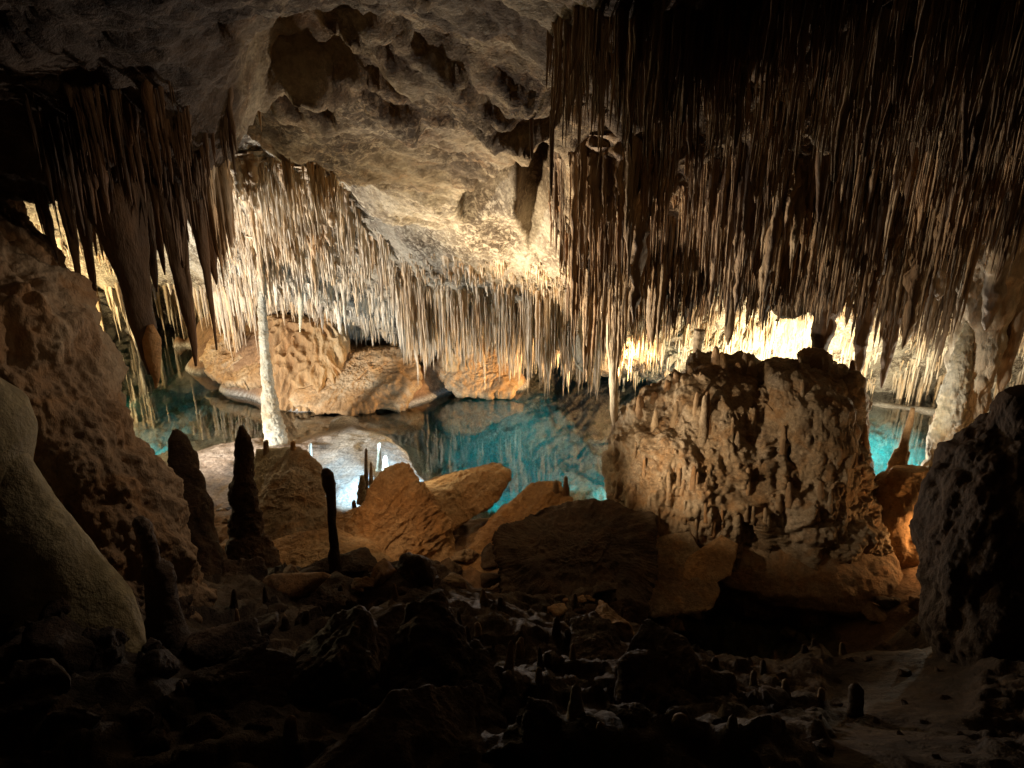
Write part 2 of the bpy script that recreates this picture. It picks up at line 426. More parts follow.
for ca_, cb_ in (((150, 60), (560, 95)), ((235, 95), (430, 150)), ((380, 120), (560, 160)), ((330, 20), (540, 50))):
    A_, B_ = P(*ca_, 4.6), P(*cb_, 6.2); tt = np.clip(((GX - A_[0]) * (B_[0] - A_[0]) + (GY - A_[1]) * (B_[1] - A_[1])) / ((B_[:2] - A_[:2]) ** 2).sum(), 0, 1)
    dl = (GX - A_[0] - tt * (B_[0] - A_[0])) * (B_[1] - A_[1]) - (GY - A_[1] - tt * (B_[1] - A_[1])) * (B_[0] - A_[0])
    dl = dl / np.linalg.norm(B_[:2] - A_[:2]) + .45 * fbm(q, 1.0, 4); ln = sstep(0, .06, tt) * sstep(1, .94, tt)
    med = med + ln * (.16 * sstep(-.30, 0, dl) * (1 - sstep(0, .07, dl)) * -1 + .10 * np.exp(-(dl / .035) ** 2) * sstep(-.25, .1, fbm(q + 50, 1.4, 2)))
right = sstep(540, 650, CPX + 70 * fbm(G3 + 40, .8, 3))
CZ2 = CZ + (big * (.5 + .3 * right) + lay + med * 1.0) * (1 - .85 * smoothmask) + niche + niche2 + cr
# lumpy hanging bundles over the densely decorated parts
lump = 1 - worley(np.stack([GX * 1.3, GY * 1.3, 0 * GX], -1) + .4 * fbm(q, 1.1, 2)[..., None])
CZ2 = CZ2 - right * (1 - .6 * sstep(10.6, 11.4, GY)) * .45 * np.clip(lump, 0, 1) * sstep(3, 5.5, GY)
G3[..., 2] = CZ2
nrm = grid_normals(G3); nrm *= -np.sign(nrm[..., 2:3])
nodule = worley(G3 * 7.0) * .6 + .6 * worley(G3 * 15.0)
G3d = G3 + nrm * ((1 - nodule) * .035 * (1 - smoothmask))[..., None]
CPX2, CPY2 = project(G3)
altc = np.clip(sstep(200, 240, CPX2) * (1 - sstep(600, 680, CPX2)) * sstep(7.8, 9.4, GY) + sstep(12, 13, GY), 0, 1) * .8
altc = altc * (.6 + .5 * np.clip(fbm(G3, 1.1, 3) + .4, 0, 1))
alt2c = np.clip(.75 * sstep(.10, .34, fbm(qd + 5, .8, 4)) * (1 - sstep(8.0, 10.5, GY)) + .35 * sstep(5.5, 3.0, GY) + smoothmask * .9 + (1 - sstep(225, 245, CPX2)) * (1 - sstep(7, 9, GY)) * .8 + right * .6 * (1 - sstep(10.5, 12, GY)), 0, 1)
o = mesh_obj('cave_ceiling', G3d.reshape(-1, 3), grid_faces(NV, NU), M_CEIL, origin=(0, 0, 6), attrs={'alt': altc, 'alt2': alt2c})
tag(o, 'pale pitted limestone ceiling sloping down to the pool', None, kind='structure')

# ---- floor
fp = []
def fz(px, py, z): fp.append(PZ(px, py, z))
def fy(px, py, Y): fp.append(P(px, py, Y))
def fw(X, Y, z): fp.append(np.array([X, Y, z], float))
for X in (-6, -2, 0, 2, 6): fw(X, -3, 4.3); fw(X, 0, 4.35)
for px, Y in ((-150, 1.9), (60, 1.8), (250, 1.7), (512, 1.6), (760, 1.6), (950, 1.7), (1150, 1.8)): fy(px, 768, Y)
for px, py, Y in ((-100, 600, 2.6), (60, 605, 2.7), (150, 630, 3.0), (230, 665, 3.3), (60, 690, 2.2), (250, 720, 2.3), (330, 680, 2.9),
                  (330, 610, 4.2), (400, 575, 5.0), (480, 592, 4.9), (560, 628, 4.5), (640, 655, 4.1), (720, 680, 3.7), (800, 705, 3.2), (860, 735, 2.6),
                  (450, 680, 3.1), (560, 720, 2.5), (700, 735, 2.2)): fy(px, py, Y)
for px, py, Y in ((850, 700, 3.6), (850, 660, 4.6), (905, 625, 5.6), (950, 660, 4.0), (1000, 640, 4.2), (920, 720, 2.8), (1100, 650, 4)): fy(px, py, Y)
for X, Y, z in ((1.6, 6.2, .4), (2.6, 6.2, -.1), (3.6, 6.0, .0), (2.0, 7.2, -.3), (3.4, 7.0, -.3), (.9, 6.6, .8), (1.9, 5.2, 1.0), (3.0, 5.0, 1.0), (4.4, 7.4, .3)): fw(X, Y, z)
for px, py, Y in ((230, 590, 5.6), (300, 590, 6.4), (380, 590, 7.0), (450, 600, 6.8), (520, 600, 6.6), (600, 600, 6.4), (640, 620, 5.8), (560, 630, 5.5),
                  (230, 560, 7.2), (300, 560, 7.6), (400, 560, 7.9), (470, 545, 8.3), (540, 505, 9.0), (600, 520, 8.6), (660, 560, 7.4)): fy(px, py, Y)
# near shore and slabs
for px, py, z in ((170, 520, .6), (190, 470, .12), (215, 448, .10), (250, 440, .09), (300, 447, .10), (340, 436, .10), (385, 436, .08), (405, 450, .05), (230, 480, .16),
                  (230, 520, .2), (300, 500, .2), (350, 470, .16), (360, 505, .18), (420, 480, .06), (250, 460, .14), (330, 452, .14)): fz(px, py, z)
for px, py, z in ((205, 436, -.5), (245, 428, -.6), (300, 432, -.35), (345, 425, -.4), (395, 428, -.3), (425, 450, -.7), (420, 465, -.35), (180, 400, -1.4), (150, 400, -1.5), (160, 430, -.9), (150, 465, -.3),
                  (220, 415, -1.0), (145, 365, -1.3), (160, 350, -.8)): fz(px, py, z)
# drowned ledge and far bank
for px, py, z in ((190, 362, -.12), (175, 348, -.1), (215, 395, -.14), (265, 412, -.14), (320, 421, -.12), (390, 416, -.12), (430, 412, -.2), (460, 405, -.3)): fz(px, py, z)
for px, py, z in ((184, 345, .03), (205, 372, .04), (230, 393, .04), (262, 402, .04), (300, 411, .03), (345, 415, .03), (400, 407, .03), (430, 398, .04), (475, 392, .05), (520, 388, .05)): fz(px, py, z)
for px, py, Y in ((175, 336, 18.4), (205, 345, 16.8), (235, 350, 15.8), (262, 362, 15.0), (300, 375, 14.8), (350, 380, 14.8), (400, 378, 15.0), (450, 372, 15.6), (510, 370, 16.0),
                  (200, 328, 18.4), (250, 326, 16.8), (310, 338, 16.0), (360, 342, 16.2), (420, 345, 16.6), (480, 352, 17.0), (540, 368, 17.0)): fy(px, py, Y)
# deep pool
for px, py, z in ((455, 425, -1.3), (500, 410, -1.7), (560, 405, -1.9), (600, 395, -2.0), (460, 450, -1.9), (520, 445, -2.2), (580, 445, -2.2), (620, 430, -2.2), (480, 475, -1.8), (540, 480, -1.9), (600, 480, -1.9),
                  (660, 400, -2.2), (750, 410, -2.2), (700, 450, -2.3), (800, 450, -2.2), (880, 420, -2.2), (960, 420, -2.2), (900, 445, -2.1), (960, 450, -1.9), (1030, 430, -2), (1100, 430, -2),
                  (880, 470, -1.0), (920, 480, -.9), (640, 500, -1.3), (570, 500, -1.0)): fz(px, py, z)
for px, py, z in ((870, 486, .15), (915, 490, .2), (960, 490, .3), (1040, 500, .5)): fz(px, py, z)
for px in (560, 650, 760, 880): fw((px - 512) / F * 17.5, 17.0, -1.4)
for px, py, z in ((880, 402, .05), (930, 409, .05), (985, 416, .1), (820, 404, 0), (740, 404, -.2)): fz(px, py, z)
for X in (-17, -11, -6, 0, 6, 12, 18): fw(X, 20.5, .5); fw(X, 23, 1.5)
for X, Y in ((-13.5, 14), (-15, 17), (-8.5, 9), (-6.5, 6), (-5.5, 3)): fw(X - 2, Y, 2.2)
for X, Y in ((13, 12), (10, 8), (6.5, 5), (15, 15), (6, 2)): fw(X + 1, Y, 2.2)
for X, Y, z in ((6.2, 12, -1.7), (4.5, 12, -1.9), (2.4, 11.5, -1.8), (.5, 12.3, -1.9), (-.5, 13.6, -1.9), (7.6, 13, -1.5), (3, 13.5, -2.1), (-7.6, 12.6, -1.3), (.2, 11.0, -1.5), (5.4, 11.0, -1.2)): fw(X, Y, z)
fw(-9.6, 13.5, -1.0); fw(-8, 11.5, -.6); fw(-11, 16.5, -1)
FF = Field(fp, .2)
FZ = FF(GX, GY)
G3 = np.stack([GX, GY, FZ], -1); px_, py_ = project(G3)
FZ = FZ + .13 * fbm(G3 + 21, 1.1, 4, .6) * sstep(9.3, 10, GY) * sstep(13.4, 12.8, GY) * sstep(-.6, -1.4, GX)
slab = sstep(.35, .22, FZ) * sstep(-.6, -.1, FZ) * sstep(9.3, 10.2, GY) * sstep(13.2, 12.7, GY) * sstep(-.8, -1.3, GX)
bank = sstep(-.3, .02, FZ) * sstep(12.6, 13.2, GY) * sstep(1.2, .2, GX)
deep = sstep(0, -.6, FZ)
near = 1 - sstep(7.5, 9.5, GY)
nz_ = (.30 * fbm(G3, .8, 4) + .07 * fbm(G3, 2.2, 5, .6) + .05 * (1 - worley(G3 * 6.3 + .6 * fbm(G3, 4, 2)[..., None])) + .03 * (1 - worley(G3 * 13.5)) * (.4 + near))
smallr = .012 * fbm(G3, 6, 4)
fac = 1 - .93 * slab - .62 * bank * (1 - .6 * sstep(.1, .8, FZ))
shore = 1 - np.exp(-(FZ / .12) ** 2) * sstep(9, 10, GY) * .85
smoothR = sstep(815, 835, px_) * sstep(985, 960, px_) * near
FZ2 = FZ + nz_ * fac * np.maximum(shore, .15) * (1 - .6 * smoothR) + smallr * (.3 + .7 * (1 - slab)) + .38 * deep * fbm(G3, 1.6, 5, .55, True)
FZ2 = FZ2 + near * (1 - smoothR) * (.10 * fbm(G3 + 7, 1.7, 6, .6, True) + .06 * np.floor(3 * fbm(qd[..., :], 1.1, 4)))
FZ2 = FZ2 + bank * .16 * fbm(G3, 1.1, 4, .5, True) * sstep(.1, .5, FZ)
G3[..., 2] = FZ2
whitering = np.exp(-((FZ2 - .05) / .05) ** 2) * sstep(13, 13.6, GY)
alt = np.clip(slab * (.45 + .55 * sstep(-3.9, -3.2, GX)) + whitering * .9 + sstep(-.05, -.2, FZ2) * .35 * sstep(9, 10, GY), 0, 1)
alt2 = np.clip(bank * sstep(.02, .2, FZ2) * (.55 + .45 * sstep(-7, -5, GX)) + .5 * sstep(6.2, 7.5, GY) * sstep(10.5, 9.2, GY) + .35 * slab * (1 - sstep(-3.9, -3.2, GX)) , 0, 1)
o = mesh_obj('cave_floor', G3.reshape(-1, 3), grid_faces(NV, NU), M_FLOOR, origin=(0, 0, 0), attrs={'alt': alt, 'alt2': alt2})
tag(o, 'uneven rock floor falling from dark rubble to the pool and rising as the far orange bank', None, kind='structure')
FLOORZ = FZ2

# ---- water: a closed body whose bottom lies under the pool bed
x0, x1, y0, y1 = -19, 19, 4.5, 22.9
V = [(x0, y0, 0), (x1, y0, 0), (x1, y1, 0), (x0, y1, 0), (x0, y0, -6), (x1, y0, -6), (x1, y1, -6), (x0, y1, -6)]
o = mesh_obj('water', V, [(0, 1, 2, 3), (7, 6, 5, 4), (0, 4, 5, 1), (1, 5, 6, 2), (2, 6, 7, 3), (3, 7, 4, 0)], M_WATER, origin=(0, 0, 0), smooth=False)
tag(o, 'clear still turquoise pool mirroring the stalactites', None, kind='structure')

# ------------------------------------------------------------------ stalactites
def hit_ceiling(px, py, ymin=2.0):
    """first point of the ceiling along the line of sight"""
    a, b = ray(px, py); Ys = np.arange(ymin, 22, .05)
    X = a[:, None] * Ys; Z = CAM_Z + b[:, None] * Ys
    hit = lookup(CZ2, X, np.broadcast_to(Ys, X.shape)) < Z
    i = hit.argmax(1); ok = hit.any(1) & (i > 0)
    Y = Ys[i]
    return np.stack([a * Y, Y, lookup(CZ2, a * Y, Y)], -1), ok
def inpoly(x, y, poly):
    r = np.zeros(len(x), bool); n = len(poly)
    for i in range(n):
        (xa, ya), (xb, yb) = poly[i], poly[(i + 1) % n]
        c = ((ya > y) != (yb > y)) & (x < (xb - xa) * (y - ya) / (yb - ya + 1e-9) + xa)
        r ^= c
    return r
NR, NS = 20, 6
def straw_verts(base, L, r, pw, seed, drift=.015, knob=.22):
    N = len(base); rs = np.random.RandomState(seed)
    t = np.linspace(0, 1, NR) ** .9
    z = base[:, None, 2] + .12 - t[None] * (L[:, None] + .12)
    prof = (1 - t[None]) ** pw[:, None] * .86 + .14 * (1 - t[None] ** 6)
    prof[:, -1] = .05
    prof = prof * (1 + 1.3 * np.exp(-t[None] * (L[:, None] + .12) / .10))
    rad = r[:, None] * prof
    ph = rs.rand(N, 2) * 50
    wob = np.stack([perlin(np.stack([ph[:, 0:1] + 0 * z, ph[:, 1:2] + 0 * z, z * 1.6], -1)), perlin(np.stack([ph[:, 1:2] + 9 + 0 * z, ph[:, 0:1] + 0 * z, z * 1.6], -1))], -1)
    wob = wob * (drift * (.4 + L[:, None, None])) * t[None, :, None]
    a = np.linspace(0, 2 * math.pi, NS, endpoint=False)[None, None] + rs.rand(N, 1, 1) * 6
    V = np.zeros((N, NR, NS, 3))
    V[..., 0] = base[:, None, None, 0] + wob[:, :, None, 0] + rad[..., None] * np.cos(a)
    V[..., 1] = base[:, None, None, 1] + wob[:, :, None, 1] + rad[..., None] * np.sin(a)
    V[..., 2] = z[..., None]
    k = .65 * fbm(V * np.array([11, 11, 5]), 1.0, 2) + .5 * perlin(V * np.array([20, 20, 14]) + 3)
    C = V.copy(); C[..., 0] = base[:, None, None, 0] + wob[:, :, None, 0]; C[..., 1] = base[:, None, None, 1] + wob[:, :, None, 1]
    return C + (V - C) * (1 + knob * 2.6 * k)[..., None]
_SF = grid_faces(NR, NS, True)
zones = []
def zone(key, poly, n, Lr, rr, pw=(.3, 1.0), mask=.45, mf=1.3, seed=1, drift=.015, ymin=2.0, knob=.22, lim=None, thick=2.0, lp=1.6, clump=13):
    rs = np.random.RandomState(seed); xs = [p[0] for p in poly]; ys = [p[1] for p in poly]
    x = rs.uniform(min(xs), max(xs), n * 3); y = rs.uniform(min(ys), max(ys), n * 3)
    k = inpoly(x, y, poly); x, y = x[k][:n], y[k][:n]
    b, ok = hit_ceiling(x, y, ymin); b = b[ok]; x = x[ok]; y = y[ok]
    m = fbm(np.stack([b[:, 0], b[:, 1], 0 * b[:, 0] + seed], -1), mf, 3)
    k = m > (mask - .5) * 1.0 - .35 * rs.rand(len(m)); b, m, x, y = b[k], m[k], x[k], y[k]
    N = len(b); u = rs.rand(N)
    L = (Lr[0] + (Lr[1] - Lr[0]) * u ** lp) * np.clip(1 + 1.3 * m, .3, 1.9)
    r = (rr[0] + (rr[1] - rr[0]) * rs.rand(N) ** thick) * (.65 + .5 * L / Lr[1])
    if lim is not None:      # how low the fringe reaches
        ty = np.interp(x, [q[0] for q in lim], [q[1] for q in lim]) + rs.normal(size=N) * 7 + 26 * fbm(np.stack([x / 28, 0 * x, 0 * x + seed], -1), 1, 2)
        _, bb = ray(x, ty); Lc = b[:, 2] - (CAM_Z + bb * b[:, 1]); k = Lc > .08
        b, L, r, x, Lc = b[k], L[k], r[k], x[k], Lc[k]; L = np.minimum(L, Lc * (.8 + .2 * rs.rand(len(L)))); N = len(b)
    p = rs.uniform(pw[0], pw[1], N)
    if N > 60:                # bundles: neighbours crowd round a longer middle one
        K = max(6, int(N / clump)); ci = rs.choice(N, K, replace=False); c = b[ci, :2]; cf = rs.uniform(.45, 1.5, K)
        dd = np.empty(N); ni = np.empty(N, int)
        for s0 in range(0, N, 2000):
            D = np.sqrt(((b[s0:s0 + 2000, None, :2] - c[None]) ** 2).sum(-1)); ni[s0:s0 + 2000] = D.argmin(1); dd[s0:s0 + 2000] = D.min(1)
        b = b.copy(); b[:, :2] += (c[ni] - b[:, :2]) * .42
        b[:, 2] = lookup(CZ2, b[:, 0], b[:, 1])
        sc_ = np.median(dd) * 2 + 1e-6
        L2 = L * cf[ni] * np.clip(1.35 - .8 * dd / sc_, .35, 1.35); L = np.where(rs.rand(N) < .85, np.minimum(L2, L * 1.25), L)
        r = r * (.8 + .5 * np.clip(1 - dd / sc_, 0, 1)) * (.75 + .5 * cf[ni] / 1.5)
    V = straw_verts(b, L, r, p, seed, drift, knob)
    tint = np.clip(rs.rand(N) * .75 + .35 * (fbm(b, 1.7, 2) + .5) * .9 - .05, 0, 1)
    zones.append(dict(key=key, b=b, L=L, r=r, V=V, tint=tint))
LW = [(200, 308), (250, 318), (300, 330), (350, 342), (400, 358), (450, 358), (520, 368), (555, 376), (600, 400), (625, 405)]
LB = [(540, 240), (556, 290), (566, 340), (600, 385), (640, 350), (680, 335), (710, 322), (745, 312), (800, 305), (830, 312), (870, 335), (900, 350), (950, 345), (1000, 390), (1060, 400)]
LG = [(600, 388), (660, 378), (700, 384), (780, 396), (850, 402), (940, 412), (1060, 430)]
LT = [(540, 135), (600, 160), (680, 178), (760, 195), (840, 205), (900, 185), (1060, 180)]
WP = [(205, 165), (250, 150), (330, 165), (370, 222), (410, 262), (440, 290), (560, 300), (600, 330), (590, 350), (420, 338), (300, 325), (200, 305)]
zone('white', WP, 10500, (.08, .42), (.009, .023), seed=3, mask=.2, lim=LW, knob=.3)
zone('white', WP, 420, (.25, .8), (.024, .055), (.5, 1.1), seed=23, mask=.4, mf=2.2, lim=LW, knob=.42)
zone('white', [(395, 284), (600, 290), (615, 345), (395, 335)], 4200, (.20, 1.15), (.010, .025), seed=4, mask=.2, lim=LW, knob=.3)
zone('white', [(395, 248), (470, 255), (575, 262), (578, 300), (440, 292)], 1500, (.04, .18), (.010, .022), seed=34, mask=.35, knob=.5)
zone('white', [(230, 150), (360, 180), (330, 230), (220, 200)], 700, (.08, .3), (.018, .06), seed=14, mask=.2, knob=.5)
BP = [(543, 150), (600, 138), (1060, 135), (1060, 318), (600, 325), (566, 290), (572, 250), (552, 215)]
zone('brown', BP, 8200, (.08, .62), (.009, .025), seed=5, mask=.3, mf=1.0, ymin=6.0, knob=.4, lim=LB)
zone('brown', BP, 480, (.35, 1.2), (.026, .07), (.5, 1.2), seed=25, mask=.42, mf=1.6, ymin=6.0, knob=.55, lim=LB, thick=1.6)
zone('brown', [(560, 220), (1060, 230), (1060, 305), (620, 315)], 1100, (.5, 1.4), (.016, .042), (.5, 1.1), seed=6, mask=.45, ymin=6.0, knob=.45, lim=LB)
zone('top', [(545, 5), (1060, -40), (1060, 125), (800, 125), (640, 115), (555, 112)], 3800, (.06, .38), (.004, .011), (.2, .7), seed=7, mask=.2, drift=.05, lim=LT, knob=.35)
zone('top', [(545, 5), (1060, -40), (1060, 125), (800, 125), (640, 115), (555, 112)], 260, (.15, .6), (.008, .017), (.3, .9), seed=27, mask=.3, drift=.07, lim=LT, knob=.4)
zone('near', [(20, 70), (228, 85), (229, 200), (30, 205)], 800, (.08, .36), (.006, .022), (.3, 1.1), seed=8, mask=.25, knob=.4)
zone('glow', [(600, 296), (1060, 296), (1060, 392), (820, 392), (610, 380)], 2600, (.18, .6), (.014, .034), seed=9, mask=.2, ymin=11.5, lim=LG, knob=.35)
zone('far', [(60, 280), (260, 284), (260, 300), (60, 298)], 420, (.7, 1.25), (.02, .045), seed=10, mask=.3, ymin=13)
zone('far', [(20, 200), (110, 200), (150, 280), (40, 280)], 160, (.1, .45), (.02, .04), seed=12, mask=.4, ymin=12)

big = []
for zi, z in enumerate(zones):
    tip = z['b'].copy(); tip[:, 2] -= z['L']
    x0_, y0_ = project(z['b']); x1_, y1_ = project(tip)
    d = depth(z['b'][:, 1], z['b'][:, 2])
    inside = (x0_ > 4) & (x0_ < 1020) & (y1_ > 12) & (y0_ < 760)
    if z['key'] == 'far': inside &= (x0_ > 130)
    size = z['L'] * z['r'] / d ** 2 * inside
    z['size'] = size
    big += [(size[i], zi, i) for i in np.argsort(-size)[:400]]
quota = {'white': 75, 'brown': 80, 'top': 62, 'near': 30, 'glow': 18, 'far': 8}
big.sort(key=lambda t: -t[0])
INFO = {
 'white': ('slim cream stalactite packed into the brightly lit curtain over the far orange bank', 'stalactites of the bright curtain'),
 'brown': ('ragged brown stalactite in the shadowed curtain hanging above the crusted rock island', 'stalactites of the brown curtain'),
 'top': ('slender bent stalactite in the dim fringe along the nearest part of the ceiling', 'stalactites of the dim upper fringe'),
 'near': ('short thin dark stalactite among the big tapering ones beside the near wall', 'small stalactites of the near dark cluster'),
 'glow': ('small stalactite glowing yellow in the lamplight behind the rock island', 'stalactites glowing behind the island'),
 'far': ('pale stalactite reaching nearly to the water under the far white shelf', 'stalactites under the far shelf')}
SM = dict(white=M_STRAW, brown=M_SHADESTRAW, top=M_SHADESTRAW, near=M_DARKSTRAW, glow=M_STRAW, far=M_STRAW)
used = {k: 0 for k in quota}; taken = {i: set() for i in range(len(zones))}
for s_, zi, i in big:
    z = zones[zi]; k = z['key']
    if used[k] >= quota[k] or s_ <= 0: continue
    used[k] += 1; taken[zi].add(i)
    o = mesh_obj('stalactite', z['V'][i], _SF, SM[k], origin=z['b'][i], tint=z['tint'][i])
    tag(o, INFO[k][0], 'stalactite', INFO[k][1])
allv, allt = [], []; off = 0; allf = []; mats = []
for zi, z in enumerate(zones):
    keep = np.array([i for i in range(len(z['b'])) if i not in taken[zi]])
    v = z['V'][keep].reshape(-1, 3); allv.append(v); allt.append(np.repeat(z['tint'][keep], NR * NS))
    f_ = (_SF[None] + (np.arange(len(keep)) * NR * NS)[:, None, None]).reshape(-1, 4) + off
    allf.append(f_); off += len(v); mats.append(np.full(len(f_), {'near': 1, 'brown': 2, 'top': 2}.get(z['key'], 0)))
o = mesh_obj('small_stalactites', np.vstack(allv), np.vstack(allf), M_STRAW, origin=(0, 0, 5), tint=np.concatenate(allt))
o.data.materials.append(M_DARKSTRAW); o.data.materials.append(M_SHADESTRAW); o.data.polygons.foreach_set('material_index', np.concatenate(mats).astype(np.int32))
tag(o, 'countless thin cream and brown straw stalactites covering the low ceiling', 'stalactites', kind='stuff')

# hero stalactites: (px top, py top, px tip, py tip, Y, r at top, material)
def hero(rows, label, mat, st='drip', amp=.02, f=7, nz=90, nt=40, group=None, extra_parts=None, name='stalactite'):
    C = P((rows[0][1] + rows[0][2]) / 2, rows[0][0], rows[0][3])
    t = thing(name, C, label, 'stalactite', group)
    loft('shaft', rows, mat, nz, nt, st, amp, f, parent=t)
    for nm, rw, mt in (extra_parts or []): loft(nm, rw, mt, 40, 24, st, amp * .7, f, parent=t)
    return t
def taper(x0, y0, x1, y1, Y, w, th=None, p=.9, bulge=.15, seed=0, n=14):
    """image outline of one tapering stalactite"""
    rs = np.random.RandomState(seed + int(x0)); rows = []
    for i in range(n):
        t = i / (n - 1); c = x0 + (x1 - x0) * t; h = w / 2 * ((1 - t) ** p) * (1 + bulge * rs.uniform(-1, 1)) + .6
        d = Y * 1.02; rows.append((y0 + (y1 - y0) * t, c - h, c + h, Y, h * d / F))
    return rows
NL = 4.7
hero([(180, 84, 150, NL, .2), (215, 92, 146, NL, .17), (240, 104, 146, NL, .13), (262, 113, 147, NL, .11), (285, 122, 149, NL, .09), (310, 128, 151, NL, .075), (330, 134, 156, NL, .07), (345, 138, 157, NL, .06), (362, 144, 157, NL, .045), (374, 148, 154, NL, .02)],
     'thickest dark stalactite with a snapped orange lower end, beside the near wall', M_DARKSTRAW, amp=.018,
     extra_parts=[('broken_end', [(325, 147, 153, NL - .05, .02), (340, 143, 160, NL - .05, .06), (355, 146, 160, NL - .05, .05), (378, 153, 160, NL - .05, .02), (388, 155, 157, NL - .05, .008)], M_BROKEN)])
hero([(175, 148, 186, NL + .2, .16), (210, 158, 184, NL + .2, .12), (240, 165, 186, NL + .2, .09), (270, 172, 188, NL + .2, .07), (295, 178, 191, NL + .2, .05), (320, 185, 195, NL + .2, .035), (345, 191, 197, NL + .2, .02), (366, 195, 197, NL + .2, .006)],
     'long dark stalactite with a shoulder halfway down, second of the big near ones', M_DARKSTRAW, amp=.014)
hero([(170, 178, 205, NL + .3, .14), (210, 187, 204, NL + .3, .08), (240, 196, 207, NL + .3, .05), (270, 203, 210, NL + .3, .035), (300, 208, 213, NL + .3, .025), (330, 213, 216, NL + .3, .015), (350, 216, 217.5, NL + .3, .005)],
     'long needle thin brown stalactite hanging over the far pink bank', M_DARKSTRAW, amp=.01)
for x0, y0, x1, y1, w, dy, lab in (
    (196, 175, 217, 285, 26, .4, 'dark stalactite with a sharp tip against the white curtain, last of the near cluster'),
    (176, 180, 184, 268, 16, .15, 'blunt dark stalactite tucked behind the shouldered one'),
    (137, 180, 157, 292, 22, .35, 'dark dagger shaped stalactite just past the thickest one'),
    (150, 185, 165, 275, 12, .5, 'slim dark stalactite with a pointed tip between two big ones'),
    (63, 185, 80, 285, 17, .1, 'pale brown stalactite in front of the yellow glow, merging with the near wall'),
    (78, 185, 96, 300, 16, .25, 'second pale brown stalactite in front of the yellow glow, touching the wall top'),
    (36, 180, 50, 245, 12, .3, 'short stalactite at the edge of the near wall before the yellow glow'),
    (84, 175, 97, 256, 8, .6, 'thinnest dark spike before the yellow glow, first of three'),
    (90, 175, 103, 257, 8, .7, 'thin dark spike before the yellow glow, middle of three'),
    (97, 175, 109, 259, 9, .8, 'thin dark spike before the yellow glow, last of three')):
    hero(taper(x0, y0, x1, y1, NL + dy, w, p=.75, bulge=.10), lab, M_DARKSTRAW if x0 > 83 else M_WALL, amp=.01, nz=60, nt=26)
hero(taper(609, 215, 615, 434, 9.6, 13, p=.35, bulge=.25, n=22), 'longest pale stalactite, dropping nearly to the turquoise water left of the island', M_COLUMN, amp=.03, f=6)
hero(taper(576, 292, 583, 372, 11.5, 20, p=.25, bulge=.12, n=10), 'smooth cream club shaped stalactite in the middle of the curtain', M_WHITE, 'flute', .025, 9)
hero(taper(700, 330, 694, 372, 10.2, 10, p=.6), 'short cream stalactite above the crest of the island', M_COLUMN, amp=.02)
hero(taper(840, 225, 818, 362, 9.7, 25, p=.22, bulge=.2, n=20), 'dark knobbly stalactite that meets the top of the island', M_DARKSTRAW, amp=.05, f=6)
hero(taper(868, 300, 854, 392, 9.9, 16, p=.6), 'black stalactite crossing the yellow glow beside the island', M_DARKSTRAW, amp=.03)
hero(taper(905, 260, 881, 388, 9.6, 20, p=.6), 'dark stalactite left of the white leaning column', M_DARKSTRAW, amp=.03)
hero(taper(776, 95, 768, 208, 5.0, 9, p=.5, bulge=.1), 'long bent stalactite in the dim upper fringe, thinner of two', M_DARKSTRAW, amp=.012)
hero(taper(832, 60, 818, 222, 5.1, 15, p=.4, bulge=.15), 'thick bent stalactite with a swollen end in the dim upper fringe', M_DARKSTRAW, amp=.02)
hero(taper(553, 60, 551, 196, 5.6, 4, p=.2, bulge=.1), 'solitary hair thin dark stalactite in front of the scooped niche', M_DARKSTRAW, amp=.004)
hero(taper(531, 108, 532, 160, 5.6, 3, p=.2, bulge=.1), 'solitary short hair thin stalactite just before the niche', M_DARKSTRAW, amp=.003)
hero(taper(303, 215, 300, 332, 13.2, 9, p=.6), 'long pale stalactite standing out low in the white curtain', M_WHITE, amp=.02)
for i, (x, y, x2, y2, w, Y) in enumerate(((1010, 205, 985, 330, 26, 8.4), (1030, 230, 1000, 395, 22, 8.8), (975, 230, 962, 330, 20, 9.2), (950, 200, 938, 300, 18, 9.0), (925, 235, 905, 345, 18, 9.4), (735, 215, 728, 345, 16, 9.4), (655, 210, 652, 345, 18, 9.4), (632, 190, 632, 330, 15, 9.2))):
    hero(taper(x, y, x2, y2, Y, w, p=.4, bulge=.25, n=18), INFO['brown'][0], M_STRAW, amp=.05, f=7, group=INFO['brown'][1])

# ------------------------------------------------------------------ walls, columns, island, boulders
wall = thing('cave_wall', P(60, 520, 3.6), 'rugged brown flowstone wall with hanging lobes at the near edge of the cave', 'rock wall')
loft('flowstone', [(60, -420, -20, 4.7, .8), (150, -420, -24, 4.6, .8), (185, -420, -30, 4.5, .9), (205, -420, -20, 4.4, .9), (240, -420, 6, 4.3, .9), (285, -420, 36, 4.2, .9), (320, -420, 60, 4.1, .85), (350, -420, 82, 4.1, .8), (400, -420, 98, 4.0, .8),
     (440, -420, 124, 3.95, .8), (480, -420, 146, 3.9, .75), (520, -420, 162, 3.8, .75), (570, -420, 176, 3.75, .7), (620, -420, 194, 3.7, .7), (680, -420, 215, 3.6, .7)],
     M_WALL, 520, 700, 'drip', .17, 4.4, parent=wall, extra=lambda V: style('knob', V * np.array([1, 1, .6]), .035, 9.0) + .05 * (1 - worley(V * np.array([8, 8, 3.0]))))
t = thing('flowstone_mound', P(60, 620, 2.9), 'smooth olive domed flowstone mound swelling out of the near wall', 'flowstone')
loft('dome', [(430, -50, 4, 2.85, .05), (442, -80, 14, 2.85, .12), (462, -100, 24, 2.82, .18), (490, -120, 40, 2.8, .22), (520, -150, 62, 2.75, .27), (550, -180, 84, 2.72, .3), (580, -200, 106, 2.7, .32), (605, -210, 124, 2.66, .34), (640, -230, 140, 2.6, .36), (700, -250, 154, 2.5, .4)],
     M_MOUND, 200, 260, 'drip', .03, 3.2, parent=t)
